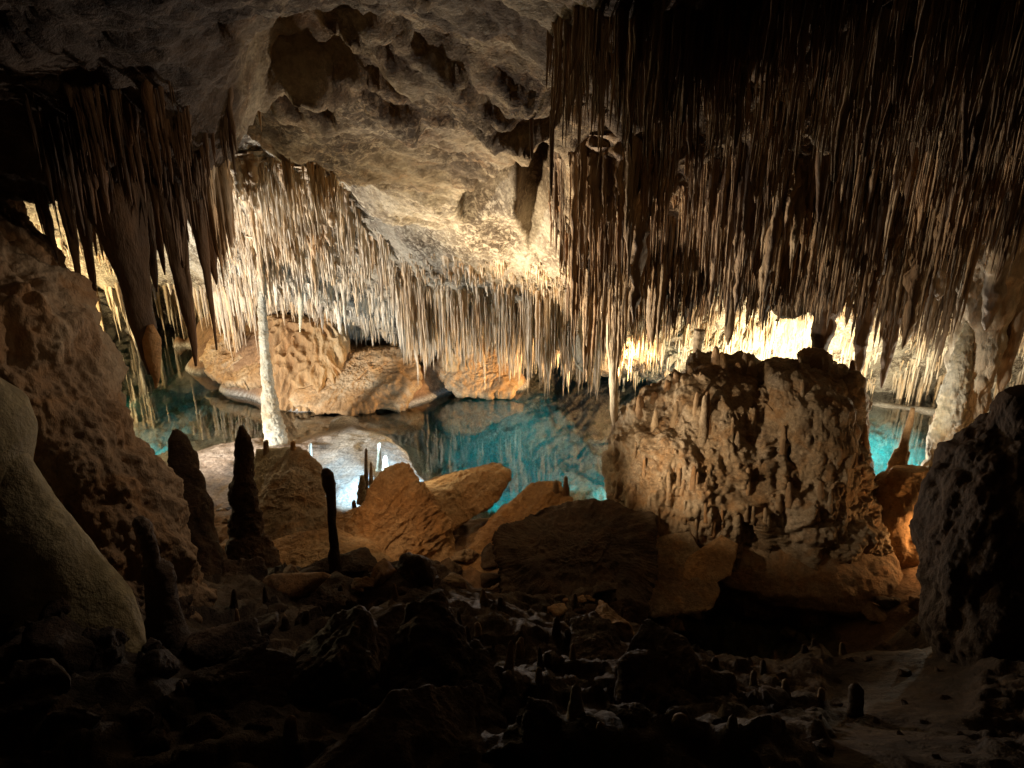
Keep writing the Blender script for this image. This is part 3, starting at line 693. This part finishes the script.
loft('lobe', [(385, -60, -10, 2.9, .15), (410, -70, 16, 2.9, .25), (440, -80, 24, 2.85, .3), (480, -90, 20, 2.8, .3), (520, -100, 8, 2.8, .25), (540, -90, -20, 2.8, .1)], M_MOUND, 80, 80, 'smooth', .03, 3, parent=t)

rr = thing('rock_outcrop', P(1010, 620, 4.2), 'dark lumpy outcrop with a rounded knob on top, at the near right edge', 'rock')
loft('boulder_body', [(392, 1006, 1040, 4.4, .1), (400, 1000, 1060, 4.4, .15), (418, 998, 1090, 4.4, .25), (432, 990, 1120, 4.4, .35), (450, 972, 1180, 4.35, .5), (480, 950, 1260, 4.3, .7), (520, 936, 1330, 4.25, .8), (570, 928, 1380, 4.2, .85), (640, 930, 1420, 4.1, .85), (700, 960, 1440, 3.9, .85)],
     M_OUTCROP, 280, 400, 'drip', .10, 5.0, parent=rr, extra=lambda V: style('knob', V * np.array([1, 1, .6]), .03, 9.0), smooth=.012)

# leaning column on the right
t = thing('cave_column', P(945, 500, 9.0), 'thick pale column joining ceiling and floor, knobbly white on its lit side', 'column')
loft('shaft', [(120, 990, 1060, 8.7, .45), (200, 982, 1040, 8.75, .4), (260, 972, 1022, 8.8, .33), (310, 962, 1008, 8.85, .28), (350, 955, 996, 8.9, .26), (400, 943, 984, 8.95, .26), (440, 932, 974, 8.95, .28), (480, 924, 968, 8.95, .3), (520, 912, 968, 8.8, .36), (570, 900, 965, 8.6, .4), (620, 895, 965, 8.4, .4)],
     M_COLUMN, 260, 100, 'drip', .075, 6.5, parent=t)
loft('calcite_crust', [(322, 966, 974, 8.75, .04), (350, 955, 972, 8.72, .08), (400, 940, 966, 8.72, .12), (440, 930, 958, 8.72, .14), (490, 920, 950, 8.7, .16), (520, 915, 945, 8.65, .14), (545, 915, 935, 8.6, .06)], M_WHITE, 150, 70, 'knob', .06, 9, parent=t)
# leaning stalagmite beside it
t = thing('stalagmite', P(875, 560, 8.3), 'thin diagonal stalagmite leaning across the blue water right of the island', 'stalagmite')
loft('shaft', [(408, 911, 915, 8.9, .02), (425, 906, 912, 8.85, .04), (450, 898, 907, 8.8, .06), (452, 895, 909, 8.8, .08), (480, 884, 904, 8.7, .12), (510, 872, 896, 8.6, .17), (550, 858, 890, 8.4, .25), (600, 850, 890, 8.2, .3)], M_ORANGE, 150, 60, 'drip', .03, 8, parent=t, smooth=.012)
t = thing('flowstone_cascade', P(890, 600, 8.0), 'glowing orange flowstone cascade between the island and the dark outcrop', 'flowstone')
loft('flowstone', [(468, 895, 925, 8.5, .1), (480, 880, 935, 8.5, .25), (510, 866, 945, 8.4, .4), (550, 862, 940, 8.2, .5), (590, 870, 935, 7.9, .5), (615, 880, 932, 7.7, .35), (630, 890, 925, 7.6, .1)], M_ORANGE, 170, 130, 'drip', .09, 5, parent=t)

# island
isl = thing('rock_island', P(740, 540, 8.8), 'big crusted rock island studded with knobs, rising from the turquoise pool', 'rock')
loft('crust', [(372, 712, 785, 9.3, 0.25), (378, 704, 838, 9.3, 0.5), (388, 694, 842, 9.25, 0.65), (405, 660, 846, 9.2, 0.8), (425, 640, 846, 9.1, 0.85), (450, 624, 846, 9, 0.9), (470, 618, 842, 8.9, 0.95), (490, 626, 850, 8.8, 0.95), (510, 654, 860, 8.7, 0.9), (540, 686, 866, 8.5, 0.85), (570, 704, 870, 8.3, 0.8), (590, 734, 880, 8.2, 0.7), (605, 774, 880, 8.1, 0.5)],
     M_ISLAND, 440, 640, 'knob', .11, 4.2, parent=isl, power=3.2, extra=lambda V: .30 * fbm(V * np.array([1, 1, .5]), 1.25, 5, .55, True) - .35 * np.clip(fbm(V + 3, 1.3, 3) - .02, 0, 1))
loft('ledge', [(478, 606, 640, 8.9, .2), (492, 606, 700, 8.6, .45), (505, 612, 716, 8.5, .5), (520, 640, 716, 8.45, .4), (532, 670, 706, 8.45, .15)], M_ISLAND, 90, 150, 'knob', .05, 6, parent=isl)
loft('drapery', [(362, 765, 785, 9.0, .15), (372, 768, 806, 8.75, .3), (400, 774, 850, 8.45, .35), (430, 780, 856, 8.35, .35), (470, 790, 858, 8.3, .35), (510, 800, 850, 8.3, .3)], M_ISLAND, 170, 260, 'drip', .09, 6, parent=isl)
loft('pedestal', [(352, 804, 826, 9.2, .16), (356, 799, 830, 9.2, .2), (362, 800, 831, 9.2, .2), (372, 803, 826, 9.2, .18), (395, 798, 832, 9.2, .25)], M_WALL, 60, 60, 'flute', .03, 12, parent=isl)
loft('side_knob', [(372, 850, 858, 8.9, .06), (380, 842, 864, 8.9, .12), (400, 838, 866, 8.9, .2), (440, 842, 866, 8.9, .25), (480, 846, 872, 8.9, .3)], M_ISLAND, 80, 60, 'knob', .04, 8, parent=isl)
loft('upper_crag', [(366, 705, 722, 9.2, .1), (371, 694, 745, 9.2, .25), (380, 684, 755, 9.0, .35), (400, 676, 752, 8.8, .4), (425, 678, 735, 8.7, .35), (440, 684, 715, 8.6, .2)], M_ISLAND, 90, 150, 'knob', .06, 6, parent=isl)
rs = np.random.RandomState(5)
# stalagmites on the island
def stalagmite(px, top, bot, w, Y, label, mat, group=None, st='knob', amp=.02, f=9, wt=.3, nz=50, nt=30, name='stalagmite', lean=0, neck=None):
    rows = []
    h = bot - top
    for t_ in (0, .06, .2, .4, .6, .8, 1.0):
        k = wt + (1 - wt) * t_ ** .8
        if t_ == 0: k *= .35
        if neck and .2 <= t_ <= .7: k *= neck
        rows.append((top + h * t_, px + lean * (1 - t_) - w / 2 * k, px + lean * (1 - t_) + w / 2 * k, Y, w / 2 * k * Y * 1.05 / F))
    o = loft(name, rows, mat, nz, nt, st, amp, f)
    tag(o, label, 'stalagmite', group); return o
for i, (x, tp, w) in enumerate(((640, 402, 9), (655, 398, 10), (668, 386, 9), (676, 378, 8), (690, 372, 8), (701, 374, 7), (716, 352, 8), (722, 358, 9), (738, 368, 9), (752, 366, 10), (768, 366, 9), (782, 368, 8), (846, 372, 9), (853, 366, 8))):
    stalagmite(x, tp - 6, tp + 22, w * 1.5, 9.15, 'stubby dark stalagmite on the crest of the rock island', M_WALL, 'stubs along the island crest', amp=.018)
for x, tp, b, w in ((735, 431, 470, 12), (700, 425, 448, 9), (800, 380, 425, 9), (762, 440, 470, 8), (820, 470, 520, 10), (845, 490, 540, 12), (790, 500, 540, 9), (702, 395, 445, 10)):
    stalagmite(x, tp, b, w, 8.2 if tp > 430 else 8.35, 'stubby stalagmite growing on the face of the rock island', M_ISLAND, 'stubs on the island face', amp=.015, lean=3)

# white column standing in the water
t = thing('cave_column', PZ(275, 452, .1), 'slim knobbly white column standing in the pool before the pink bank', 'column')
loft('shaft', [(205, 254, 268, 12.4, .12), (240, 256, 266, 12.4, .07), (262, 258, 265, 12.4, .05), (290, 258.5, 264.5, 12.4, .05), (320, 258.5, 267, 12.4, .08), (345, 260, 268, 12.35, .08), (375, 261, 272, 12.35, .10), (400, 263, 277, 12.3, .12), (420, 264, 281, 12.3, .15), (440, 267, 286, 12.25, .17), (456, 269, 288, 12.2, .18)], M_COLUMN2, 280, 80, 'knob', .10, 6.5, parent=t)
# fluted drapery on the far bank
t = thing('flowstone_drapery', P(305, 395, 14.2), 'orange organ pipe drapery pleated on the far bank beside the white column', 'flowstone')
loft('pleats', [(316, 272, 336, 15.3, .3), (330, 268, 344, 15.2, .42), (350, 268, 346, 15.0, .45), (370, 272, 342, 14.8, .5), (385, 278, 338, 14.7, .55), (400, 280, 334, 14.6, .6)], M_DRAPE, 150, 460, 'flute', .10, 6.5, parent=t, power=3.0)
t = thing('flowstone_drapery', P(462, 392, 15.2), 'cream drapery fan under the curtain on the far bank, nearer the island', 'flowstone')
loft('pleats', [(340, 452, 474, 15.4, .1), (350, 442, 482, 15.3, .3), (364, 440, 484, 15.2, .3), (380, 452, 480, 15.2, .25), (390, 460, 474, 15.2, .12)], M_DRAPE, 90, 260, 'flute', .05, 12, parent=t, power=3.0)
# far bank boulders
for i, (pts, lab) in enumerate((
   ([(330, 352, 14.9), (415, 352, 15.2), (420, 385, 14.6), (400, 408, 14.0), (330, 414, 13.8), (296, 405, 13.9), (300, 370, 14.6), (370, 350, 16.5), (300, 360, 16)], 'broad rounded orange boulder at the waterline of the far bank'),
   ([(436, 365, 15.2), (470, 342, 15.5), (500, 352, 15.6), (520, 380, 15.0), (508, 392, 14.7), (460, 392, 14.7), (480, 350, 17)], 'peaked orange boulder on the far bank under the curtain'),
   ([(215, 335, 16.4), (262, 340, 15.8), (262, 385, 14.6), (225, 385, 14.9), (200, 360, 16), (240, 330, 18)], 'pinkish brown boulder of the far bank behind the dark stalactite tips'))):
    t = thing('boulder', P(pts[0][0], 395, pts[0][2]), lab, 'boulder')
    hull_rock('rock_face', [P(*p) for p in pts], M_ORANGE, 110, amp=.16, f=1.8, parent=t)

# ---- boulders of the middle ground
def boulder(name, pts, lab, mat, n=64, amp=.07, f=3, st='break'):
    n = int(n * 1.4)
    W = np.array([P(*p) for p in pts]); o = hull_rock(name, W, mat, n, amp=amp, f=f, st=st)
    tag(o, lab, 'boulder'); return o
boulder('boulder', [(414, 490, 9.3), (420, 484, 9.6), (500, 464, 9.6), (509, 472, 9.4), (500, 500, 9.0), (470, 520, 8.6), (452, 530, 8.4), (415, 505, 8.6), (430, 480, 10.2), (495, 463, 10.1)], 'slanted flat topped boulder catching yellow light at the water edge', M_ORANGE)
boulder('boulder', [(385, 470, 8.3), (405, 468, 8.3), (418, 485, 8.2), (432, 505, 8.1), (468, 575, 7.4), (440, 600, 7.1), (375, 590, 7.2), (345, 530, 7.8), (365, 500, 8.1), (395, 475, 9.0), (440, 540, 8.6), (360, 560, 7.3)], 'pointed orange boulder with a rounded head beside the lamp lit slab', M_ORANGE, 100, amp=.11, f=2.6)
boulder('boulder', [(338, 515, 8.4), (372, 505, 8.6), (368, 540, 7.9), (335, 535, 8.0), (360, 520, 9)], 'small tan boulder behind the pointed one', M_ORANGE, 40)
boulder('boulder', [(222, 548, 6.9), (300, 535, 7.3), (340, 528, 7.4), (396, 560, 6.7), (388, 580, 6.4), (330, 600, 6.1), (235, 590, 6.3), (218, 570, 6.6), (310, 540, 8.0)], 'wide low orange boulder under the dark bulb topped stalagmite', M_ORANGE, 84)
boulder('boulder', [(262, 583, 5.6), (300, 578, 5.7), (330, 588, 5.5), (328, 620, 5.2), (270, 640, 5.0), (258, 610, 5.3), (300, 585, 6.2)], 'block with a thin lit rim below the wide orange boulder', M_ORANGE, 56)
boulder('boulder', [(468, 540, 8.2), (528, 488, 8.9), (560, 482, 9.0), (572, 500, 8.7), (545, 545, 8.0), (500, 590, 7.2), (462, 590, 7.1), (458, 560, 7.6), (545, 490, 9.6)], 'long orange ridge boulder running down from the water edge', M_ORANGE, 74)
boulder('boulder', [(500, 530, 7.4), (545, 505, 7.9), (610, 500, 8.0), (650, 520, 7.7), (660, 560, 7.0), (640, 640, 5.9), (560, 660, 5.6), (498, 610, 6.2), (494, 560, 6.9), (590, 510, 8.6)], 'largest dark boulder, square shouldered, between the orange ridge and the island', M_OUTCROP, 110, amp=.10, st='break', f=2.5)
boulder('boulder', [(684, 560, 7.3), (722, 536, 7.6), (738, 545, 7.5), (730, 575, 7.1), (700, 590, 6.9), (682, 578, 7.0), (715, 545, 8)], 'smooth tilted orange block lying below the island', M_ORANGE, 44, amp=.02)
boulder('boulder', [(640, 545, 7.5), (690, 530, 7.8), (720, 590, 6.9), (712, 612, 6.6), (650, 620, 6.4), (636, 580, 6.9), (680, 540, 8.2)], 'tan weathered boulder beside the black pit', M_ISLAND, 60, st='knob', amp=.04, f=4)
boulder('boulder', [(372, 565, 5.5), (430, 558, 5.6), (490, 600, 5.0), (520, 640, 4.5), (440, 650, 4.3), (350, 620, 4.8), (345, 585, 5.2), (420, 570, 6.4)], 'dark gravelly hump in front of the pointed orange boulder', M_DARK, 90, amp=.05, st='knob', f=6)
boulder('boulder', [(640, 650, 4.0), (668, 645, 4.1), (700, 668, 3.9), (720, 700, 3.5), (660, 740, 3.0), (625, 710, 3.3), (632, 670, 3.8), (680, 670, 4.8)], 'dark knobbly hump on the near rubble crest before the pit', M_DARK, 70, amp=.04, st='knob', f=8)
boulder('boulder', [(224, 560, 5.0), (262, 560, 5.0), (266, 600, 4.8), (268, 660, 4.3), (230, 665, 4.2), (222, 610, 4.7), (245, 565, 5.4)], 'tall black block beside the narrow gully', M_DARK, 50)
boulder('boulder', [(200, 590, 4.9), (222, 580, 5.0), (228, 605, 4.8), (212, 620, 4.6), (198, 608, 4.7), (212, 590, 5.3)], 'small rounded tan stone wedged in the narrow gully', M_ISLAND, 30, amp=.02, st='knob', f=8)
# the rim of the black pit: an arched lip joining the island foot and the cascade
t = thing('rock_lip', P(800, 590, 7.6), 'long brown overhanging rock lip above the black pit', 'rock')
loft('lip', [(535, 700, 880, 8.1, .4), (552, 700, 892, 7.9, .5), (572, 705, 900, 7.7, .5), (588, 740, 905, 7.6, .45), (600, 800, 908, 7.6, .35), (608, 850, 905, 7.6, .15)], M_WALL, 110, 220, 'knob', .05, 3.5, parent=t)

# triangular rock shaped like a gable with a white crusted side
g = thing('boulder', P(290, 540, 8.0), 'gable shaped brown rock with white frosted side and candle like stubs', 'boulder')
hull_rock('rock_face', [P(*p) for p in ((294, 450, 8.6), (300, 452, 8.6), (326, 490, 8.2), (328, 545, 7.4), (290, 560, 7.1), (250, 560, 7.2), (248, 530, 7.6), (262, 500, 8.2), (270, 470, 8.6), (300, 456, 9.2))], M_ISLAND, 90, amp=.08, f=3.5, parent=g)
hull_rock('frosted_side', [P(*p) for p in ((256, 449, 8.9), (296, 448, 8.75), (290, 470, 8.45), (272, 500, 8.2), (258, 500, 8.3), (252, 470, 8.7), (275, 449, 9.3))], M_WHITE, 40, st='knob', amp=.03, f=9, parent=g)
stalagmite(293, 441, 455, 6, 8.6, 'stubby orange candle stalagmite on the tip of the gable rock', M_BROKEN, wt=.8, amp=.006)
stalagmite(266, 440, 455, 6, 8.8, 'grey candle stalagmite on the frosted side of the gable rock', M_ISLAND, wt=.7, amp=.006)
stalagmite(310, 443, 460, 5, 10.3, 'pale slim candle stalagmite on the slab behind the gable rock', M_WHITE, wt=.6, amp=.006)

# big dark stalagmites
t = thing('stalagmite', P(245, 560, 6.3), 'tall black stalagmite with a ragged spire, in front of the tan slab', 'stalagmite')
loft('shaft', [(426, 239, 243, 6.6, .02), (432, 237, 246, 6.6, .045), (450, 235, 252, 6.6, .075), (470, 234, 254, 6.55, .09), (488, 230, 256, 6.5, .12), (500, 231, 258, 6.5, .13), (530, 232, 262, 6.4, .15), (560, 226, 275, 6.2, .25), (590, 220, 290, 6.0, .3)], M_DARK, 200, 70, 'knob', .06, 8, parent=t, smooth=.01)
t = thing('stalagmite', P(190, 540, 5.6), 'dark brown cone stalagmite with a pale tip, close against the near wall', 'stalagmite')
loft('shaft', [(430, 173, 178, 5.9, .02), (438, 169, 186, 5.85, .06), (460, 169, 196, 5.8, .11), (480, 170, 200, 5.7, .13), (500, 174, 208, 5.6, .15), (530, 176, 212, 5.5, .17), (570, 180, 225, 5.3, .25), (600, 185, 240, 5.1, .25)], M_DARK, 180, 70, 'drip', .055, 8, parent=t, smooth=.01)
t = thing('stalagmite', P(334, 600, 5.2), 'thin black stalagmite with a swollen broken head over the wide boulder', 'stalagmite')
loft('shaft', [(469, 323, 328, 5.35, .02), (474, 321, 333, 5.35, .045), (484, 322, 336, 5.35, .05), (492, 326, 336, 5.35, .04), (520, 328, 336, 5.3, .033), (548, 330, 339, 5.3, .036), (556, 328, 341, 5.3, .05), (580, 332, 343, 5.25, .04), (600, 330, 348, 5.2, .07), (640, 322, 352, 5.0, .11), (680, 318, 356, 4.8, .15)], M_DARK, 170, 36, 'drip', .012, 12, parent=t, smooth=.01)
t = thing('stalagmite', P(160, 620, 3.4), 'black leaning stalagmite silhouetted against the lower near wall', 'stalagmite')
loft('shaft', [(518, 135, 143, 3.0, .02), (524, 134, 150, 3.0, .035), (545, 141, 156, 3.0, .035), (562, 146, 160, 3.0, .04), (570, 144, 172, 3.0, .06), (610, 150, 178, 2.95, .08), (650, 140, 190, 2.9, .14)], M_DARK, 120, 40, 'knob', .014, 14, parent=t, smooth=.01)
# cluster by the cool lamp
for (x, tp, b, w, Y, lab, mt, ne) in (
    (366, 448, 497, 6, 9.6, 'slim dark twig like stalagmite in front of the blue lit slab', M_ISLAND, .8),
    (379, 442, 470, 6, 10.6, 'white stick stalagmite with a hooked top in the cool lamplight', M_WHITE, .8),
    (385, 455, 478, 7, 10.4, 'short white stalagmite right beside the hidden cool lamp', M_WHITE, None),
    (362, 475, 503, 10, 9.5, 'pale forked stub at the foot of the dark twig', M_WHITE, None),
    (371, 462, 500, 5, 9.55, 'grey stub leaning on the dark twig stalagmite', M_ISLAND, None),
    (377, 483, 500, 5, 9.4, 'tiny dark stub before the white stalagmites', M_DARK, None),
    (354, 500, 515, 6, 9.0, 'short black stub on the rim of the small tan boulder', M_DARK, None)):
    stalagmite(x, tp, b, w, Y, lab, M_COLUMN2 if mt is M_WHITE else mt, wt=.42, amp=.022, f=11, neck=ne, nz=60)
for x, y, w, Y in ((566, 476, 7, 8.8), (556, 480, 8, 8.8), (643, 530, 12, 7.7), (600, 505, 9, 8.2), (617, 500, 8, 8.2), (624, 510, 9, 8.1), (655, 512, 9, 8.0), (672, 515, 8, 8.0), (590, 512, 8, 8.1)):
    stalagmite(x, y, y + 30, w * 1.3, Y, 'stubby stalagmite on the rock edge left of the island foot', M_WALL, 'stubs at the water edge', amp=.015)
# stubs strewn over the near rubble
rs = np.random.RandomState(21); n = 0
for x, y in ((427, 630), (400, 655), (388, 650), (392, 690), (440, 680), (446, 665), (455, 700), (458, 720), (370, 645), (620, 640), (604, 632), (572, 662), (640, 690), (700, 640), (730, 690), (752, 688), (785, 700), (820, 700), (360, 720), (330, 700), (250, 690), (210, 650),
             (15, 610), (40, 640), (90, 590), (120, 605), (60, 660), (180, 700), (290, 740), (520, 660), (540, 690), (480, 640), (500, 700), (575, 720), (600, 740), (680, 735), (730, 745), (840, 640), (845, 655)):
    a, b = ray(np.array([x]), np.array([y])); Ys = np.arange(1.2, 9, .03)
    Z = CAM_Z + b[:, None] * Ys; h = lookup(FLOORZ, a[:, None] * Ys, Ys[None] + 0 * Z) > Z
    if not h.any(): continue
    Y = Ys[h[0].argmax()]; w = rs.uniform(.035, .075) / Y * F; hh = rs.uniform(.05, .16) / Y * F
    stalagmite(x, y - hh * .6, y + hh * .5, w, Y + .02, 'small rounded stalagmite stub on the dark rubble in front of the rocks', M_WALL if n % 3 else M_ISLAND, 'stubs on the dark near rubble', wt=.34, amp=.013, f=14, nz=34, nt=24, lean=rs.uniform(-3, 3))
    n += 1
t = stalagmite(856, 684, 768, 18, 2.9, 'upright blunt stalagmite post on the smooth olive slope', M_DARK, wt=.75, amp=.01, f=12)
for x, y, s in ((887, 648, 16), (850, 660, 10), (866, 660, 12), (915, 632, 22), (835, 683, 14), (838, 706, 16), (903, 676, 18), (875, 725, 16), (905, 705, 12), (945, 700, 14), (925, 725, 12), (900, 735, 10), (950, 645, 14), (935, 760, 16), (890, 760, 14), (960, 735, 10), (940, 672, 12)):
    a, b = ray(np.array([x]), np.array([y])); Ys = np.arange(1.2, 9, .03)
    Z = CAM_Z + b[:, None] * Ys; h = lookup(FLOORZ, a[:, None] * Ys, Ys[None] + 0 * Z) > Z
    if not h.any(): continue
    Y = Ys[h[0].argmax()]; r = s / 2 * Y * 1.1 / F
    o = hull_rock('stone', scatter_hull((a[0] * Y, Y, float(CAM_Z + b[0] * Y) + r * .3), (r * 1.1, r * 1.1, r * .7), x), M_DARK, 14, amp=r * .15, f=12, st='x')
    tag(o, 'loose dark stone lying on the smooth olive slope', 'stone', 'loose stones on the olive slope')

rs = np.random.RandomState(31)
for _ in range(70):
    x, y = rs.uniform(200, 850), rs.uniform(600, 700)
    a, b = ray(np.array([x]), np.array([y])); Ys = np.arange(1.2, 9, .03)
    Z = CAM_Z + b[:, None] * Ys; h = lookup(FLOORZ, a[:, None] * Ys, Ys[None] + 0 * Z) > Z
    if not h.any(): continue
    Y = Ys[h[0].argmax()]; w = rs.uniform(.03, .06) / Y * F; hh = rs.uniform(.06, .19) / Y * F
    stalagmite(x, y - hh * .7, y + hh * .4, w * 1.3, Y + .02, 'small rounded stalagmite stub on the dark rubble in front of the rocks', (M_WALL, M_DARK, M_OUTCROP)[rs.randint(3)], 'stubs on the dark near rubble', wt=.25, amp=.016, f=13, nz=34, nt=22, lean=rs.uniform(-4, 4))
# ---- loose rubble and crust fingers
from mathutils.bvhtree import BVHTree
from mathutils import Vector
def floor_hit(x, y):
    a, b = ray(np.array([float(x)]), np.array([float(y)])); Ys = np.arange(1.0, 11, .02)
    Z = CAM_Z + b[:, None] * Ys; h = lookup(FLOORZ, a[:, None] * Ys, Ys[None] + 0 * Z) > Z
    if not h.any(): return None
    Y = Ys[h[0].argmax()]; return np.array([a[0] * Y, Y, CAM_Z + b[0] * Y])
rs = np.random.RandomState(77)
def rubble(poly, n, smin, smax, mats, label, group, name='rock_fragment', nn=18):
    xs = [p[0] for p in poly]; ys = [p[1] for p in poly]; k = 0; tries = 0
    while k < n and tries < n * 12:
        tries += 1
        x, y = rs.uniform(min(xs), max(xs)), rs.uniform(min(ys), max(ys))
        if not inpoly(np.array([x]), np.array([y]), poly)[0]: continue
        h = floor_hit(x, y)
        if h is None: continue
        r = smin + (smax - smin) * rs.rand() ** 2.2
        sz = np.array([r * rs.uniform(.7, 1.4), r * rs.uniform(.7, 1.3), r * rs.uniform(.4, .9)])
        o = hull_rock(name, scatter_hull(h + np.array([0, 0, sz[2] * .2]), sz, rs.randint(1 << 30), 11), mats[rs.randint(len(mats))], nn if r < .2 else nn * 2, amp=r * (.14 if k % 2 else .22), f=(.9 if k % 2 else 1.8) / r, st='break' if k % 2 else 'knob')
        tag(o, label, 'rock', group); k += 1
rubble([(215, 560), (330, 600), (480, 590), (640, 640), (700, 640), (640, 560), (400, 545), (230, 545)], 70, .06, .32, [M_WALL, M_DARK, M_DARK], 'broken brown rock fragment among the middle boulders', 'rubble among the middle boulders')
rubble([(200, 650), (330, 600), (520, 630), (860, 725), (860, 768), (200, 768)], 16, .22, .42, [M_DARK], 'big dark knobbly mound of calcite on the near slope', 'knobbly mounds on the near slope', name='calcite_mound', nn=40)
rubble([(0, 620), (330, 590), (520, 620), (860, 720), (860, 768), (0, 768)], 60, .03, .16, [M_DARK, M_OUTCROP], 'dark rock fragment on the unlit near rubble slope', 'rubble on the near slope')
rubble([(0, 585), (150, 600), (210, 640), (180, 680), (0, 650)], 26, .06, .17, [M_DARK], 'black jagged rock at the foot of the olive mound', 'rocks at the foot of the mound')
rubble([(840, 560), (930, 560), (920, 630), (700, 650), (640, 600)], 24, .05, .2, [M_WALL, M_DARK], 'brown rock fragment round the black pit', 'rubble round the pit')
rubble([(200, 530), (250, 525), (330, 540), (330, 505), (215, 505)], 14, .04, .12, [M_DARK, M_ISLAND], 'small stone behind the tall black stalagmite', 'stones behind the black stalagmite')
bpy.context.view_layer.update(); dg = bpy.context.evaluated_depsgraph_get()
targets = [(ch, ch.matrix_world.translation.copy()) for ch in isl.children if ch.name.split('.')[0] in ('crust', 'upper_crag', 'ledge')]
trees = [(BVHTree.FromObject(ch, dg), loc) for ch, loc in targets]
k = 0; tries = 0
while k < 90 and tries < 2500:
    tries += 1
    x, y = rs.uniform(612, 866), rs.uniform(372, 540)
    a, b = ray(x, y); d = Vector((float(a), 1, float(b))).normalized(); best = None
    for tr, loc in trees:
        h, nrm_, _, dist = tr.ray_cast(Vector((0, 0, CAM_Z)) - loc, d)
        if h is not None and (best is None or dist < best[0]): best = (dist, h + loc, nrm_)
    if best is None: continue
    p_, n_ = best[1], best[2]
    if n_.z < -.05 + .3 * rs.rand(): continue
    w_ = rs.uniform(4, 9); hh = rs.uniform(6, 22)
    stalagmite(x, y - hh, y + 6, w_, p_.y + .02, 'stubby stalagmite growing on the face of the rock island', (M_ISLAND, M_WALL)[rs.randint(2)], 'stubs on the island face', amp=.02, f=12, wt=.4, nz=26, nt=16, lean=rs.uniform(-1, 3)); k += 1

# ------------------------------------------------------------------ light: the show cave's hidden lamps, plus added fill spots
def lamp(name, loc, power, col, r=.12, spot=None, aim=None, blend=.6):
    l = bpy.data.lights.new(name, 'SPOT' if spot else 'POINT'); l.energy = power; l.color = col; l.shadow_soft_size = r
    o = bpy.data.objects.new(name, l); COL.objects.link(o); o.location = tuple(float(v) for v in loc)
    if spot:
        l.spot_size = math.radians(spot); l.spot_blend = blend
        from mathutils import Vector
        d = Vector([float(v) for v in aim]) - o.location; o.rotation_euler = d.to_track_quat('-Z', 'Y').to_euler()
    return o
WARM = (1, .70, .38); YEL = (1, .82, .50); COOL = (.72, .86, 1); NEU = (1, .93, .80); TEAL = (.25, .95, 1)
lamp('cool_lamp_curtain', (-6.6, 10.0, .9), 1900, (.98, .96, .92), .15, 125, (-4.0, 13.2, 3.4), .5)
lamp('yellow_lamp_far', (-11.2, 15.2, 1.4), 800, (1, .80, .45), .15)
lamp('cool_lamp_slab', P(391, 467, 10.1), 270, (.42, .72, 1), .05, 150, P(345, 450, 11.2) + np.array([0, 0, -.55]), .5)
lamp('warm_lamp_bank', (3.0, 13.0, .6), 1300, (1, .66, .33), .1, 120, (-1.0, 15.0, 2.0), .6)
lamp('warm_lamp_ceiling', P(388, 480, 9.5), 1050, (1, .79, .50), .08, 84, P(490, 185, 8.5), 1.0)
lamp('warm_lamp_curtain', P(392, 480, 9.5), 1900, (1, .80, .54), .08, 74, P(625, 235, 9.2), .9)
lamp('fringe_fill_spot', P(470, 470, 8.0), 420, (1, .84, .72), .08, 100, P(720, 90, 4.7), .9)  # added fill, no cave lamp: lifts the shadows of the upper fringe
lamp('yellow_lamp_island', P(780, 402, 12.4), 650, (1, .87, .58), .12, 150, (4.6, 15.0, 2.8), .5)
lamp('white_lamp_outcrop', (7.6, 10.4, 1.0), 420, (1, .90, .68), .1)
lamp('pale_lamp_back', P(845, 425, 12.6), 320, (1, .90, .66), .1, 150, (7.5, 15.0, 2.0), .6)
lamp('white_lamp_column', (5.0, 10.2, .6), 420, NEU, .08, 90, (6.2, 8.9, 3.0), .6)
lamp('warm_lamp_ridge', P(590, 468, 7.0), 200, (1, .74, .46), .05, 74, P(735, 445, 8.6), 1.0)
lamp('warm_lamp_boulders', P(335, 462, 7.0), 34, (1, .60, .30), .05, 90, P(440, 530, 8.0), 1.0)
lamp('slanted_boulder_fill_spot', P(405, 448, 9.9), 34, (1, .80, .45), .05, 75, P(465, 490, 9.2), 1.0)  # added spot without a fixture, brightens the boulder's top
lamp('leaning_column_fill_spot', P(866, 450, 8.0), 95, (1, .92, .76), .05, 62, P(955, 390, 8.8), 1.0)  # added fill hanging in open air, facing away to stay unseen
lamp('warm_lamp_cascade', P(945, 540, 7.8), 26, (1, .55, .22), .08)
lamp('warm_lamp_gully', P(245, 630, 5.6), 18, WARM, .08)
for n_, x_, y_, e_ in (('pool', .2, 12.6, 320), ('pool', -.6, 11.4, 60), ('island', 2.4, 11.8, 260), ('right', 5.6, 12.2, 400), ('right', 7.4, 12.6, 200), ('left', -7.6, 12.8, 130)):
    lamp('teal_lamp_' + n_, (x_, y_, -.25), e_, TEAL, .12, 150, (x_ + .3, y_ + 1.2, -2.2), .7)
lamp('near_wall_fill_spot', (1.1, 2.0, 6.6), 38, (1, .72, .45), .08, 50, (-2.5, 4.5, 5.6), .9)  # added fill above the frame for the near wall and its stalactites
lamp('near_wall_side_fill_spot', (-.5, 4.7, 5.3), 42, (1, .82, .64), .06, 100, (-2.6, 3.9, 4.2), .9)  # added grazing fill in mid-air, brings out the wall's lobes
w = bpy.data.worlds.new("World"); sc.world = w; w.use_nodes = True
bg = w.node_tree.nodes['Background']; bg.inputs[0].default_value = (.9, .75, .6, 1); bg.inputs[1].default_value = .0015
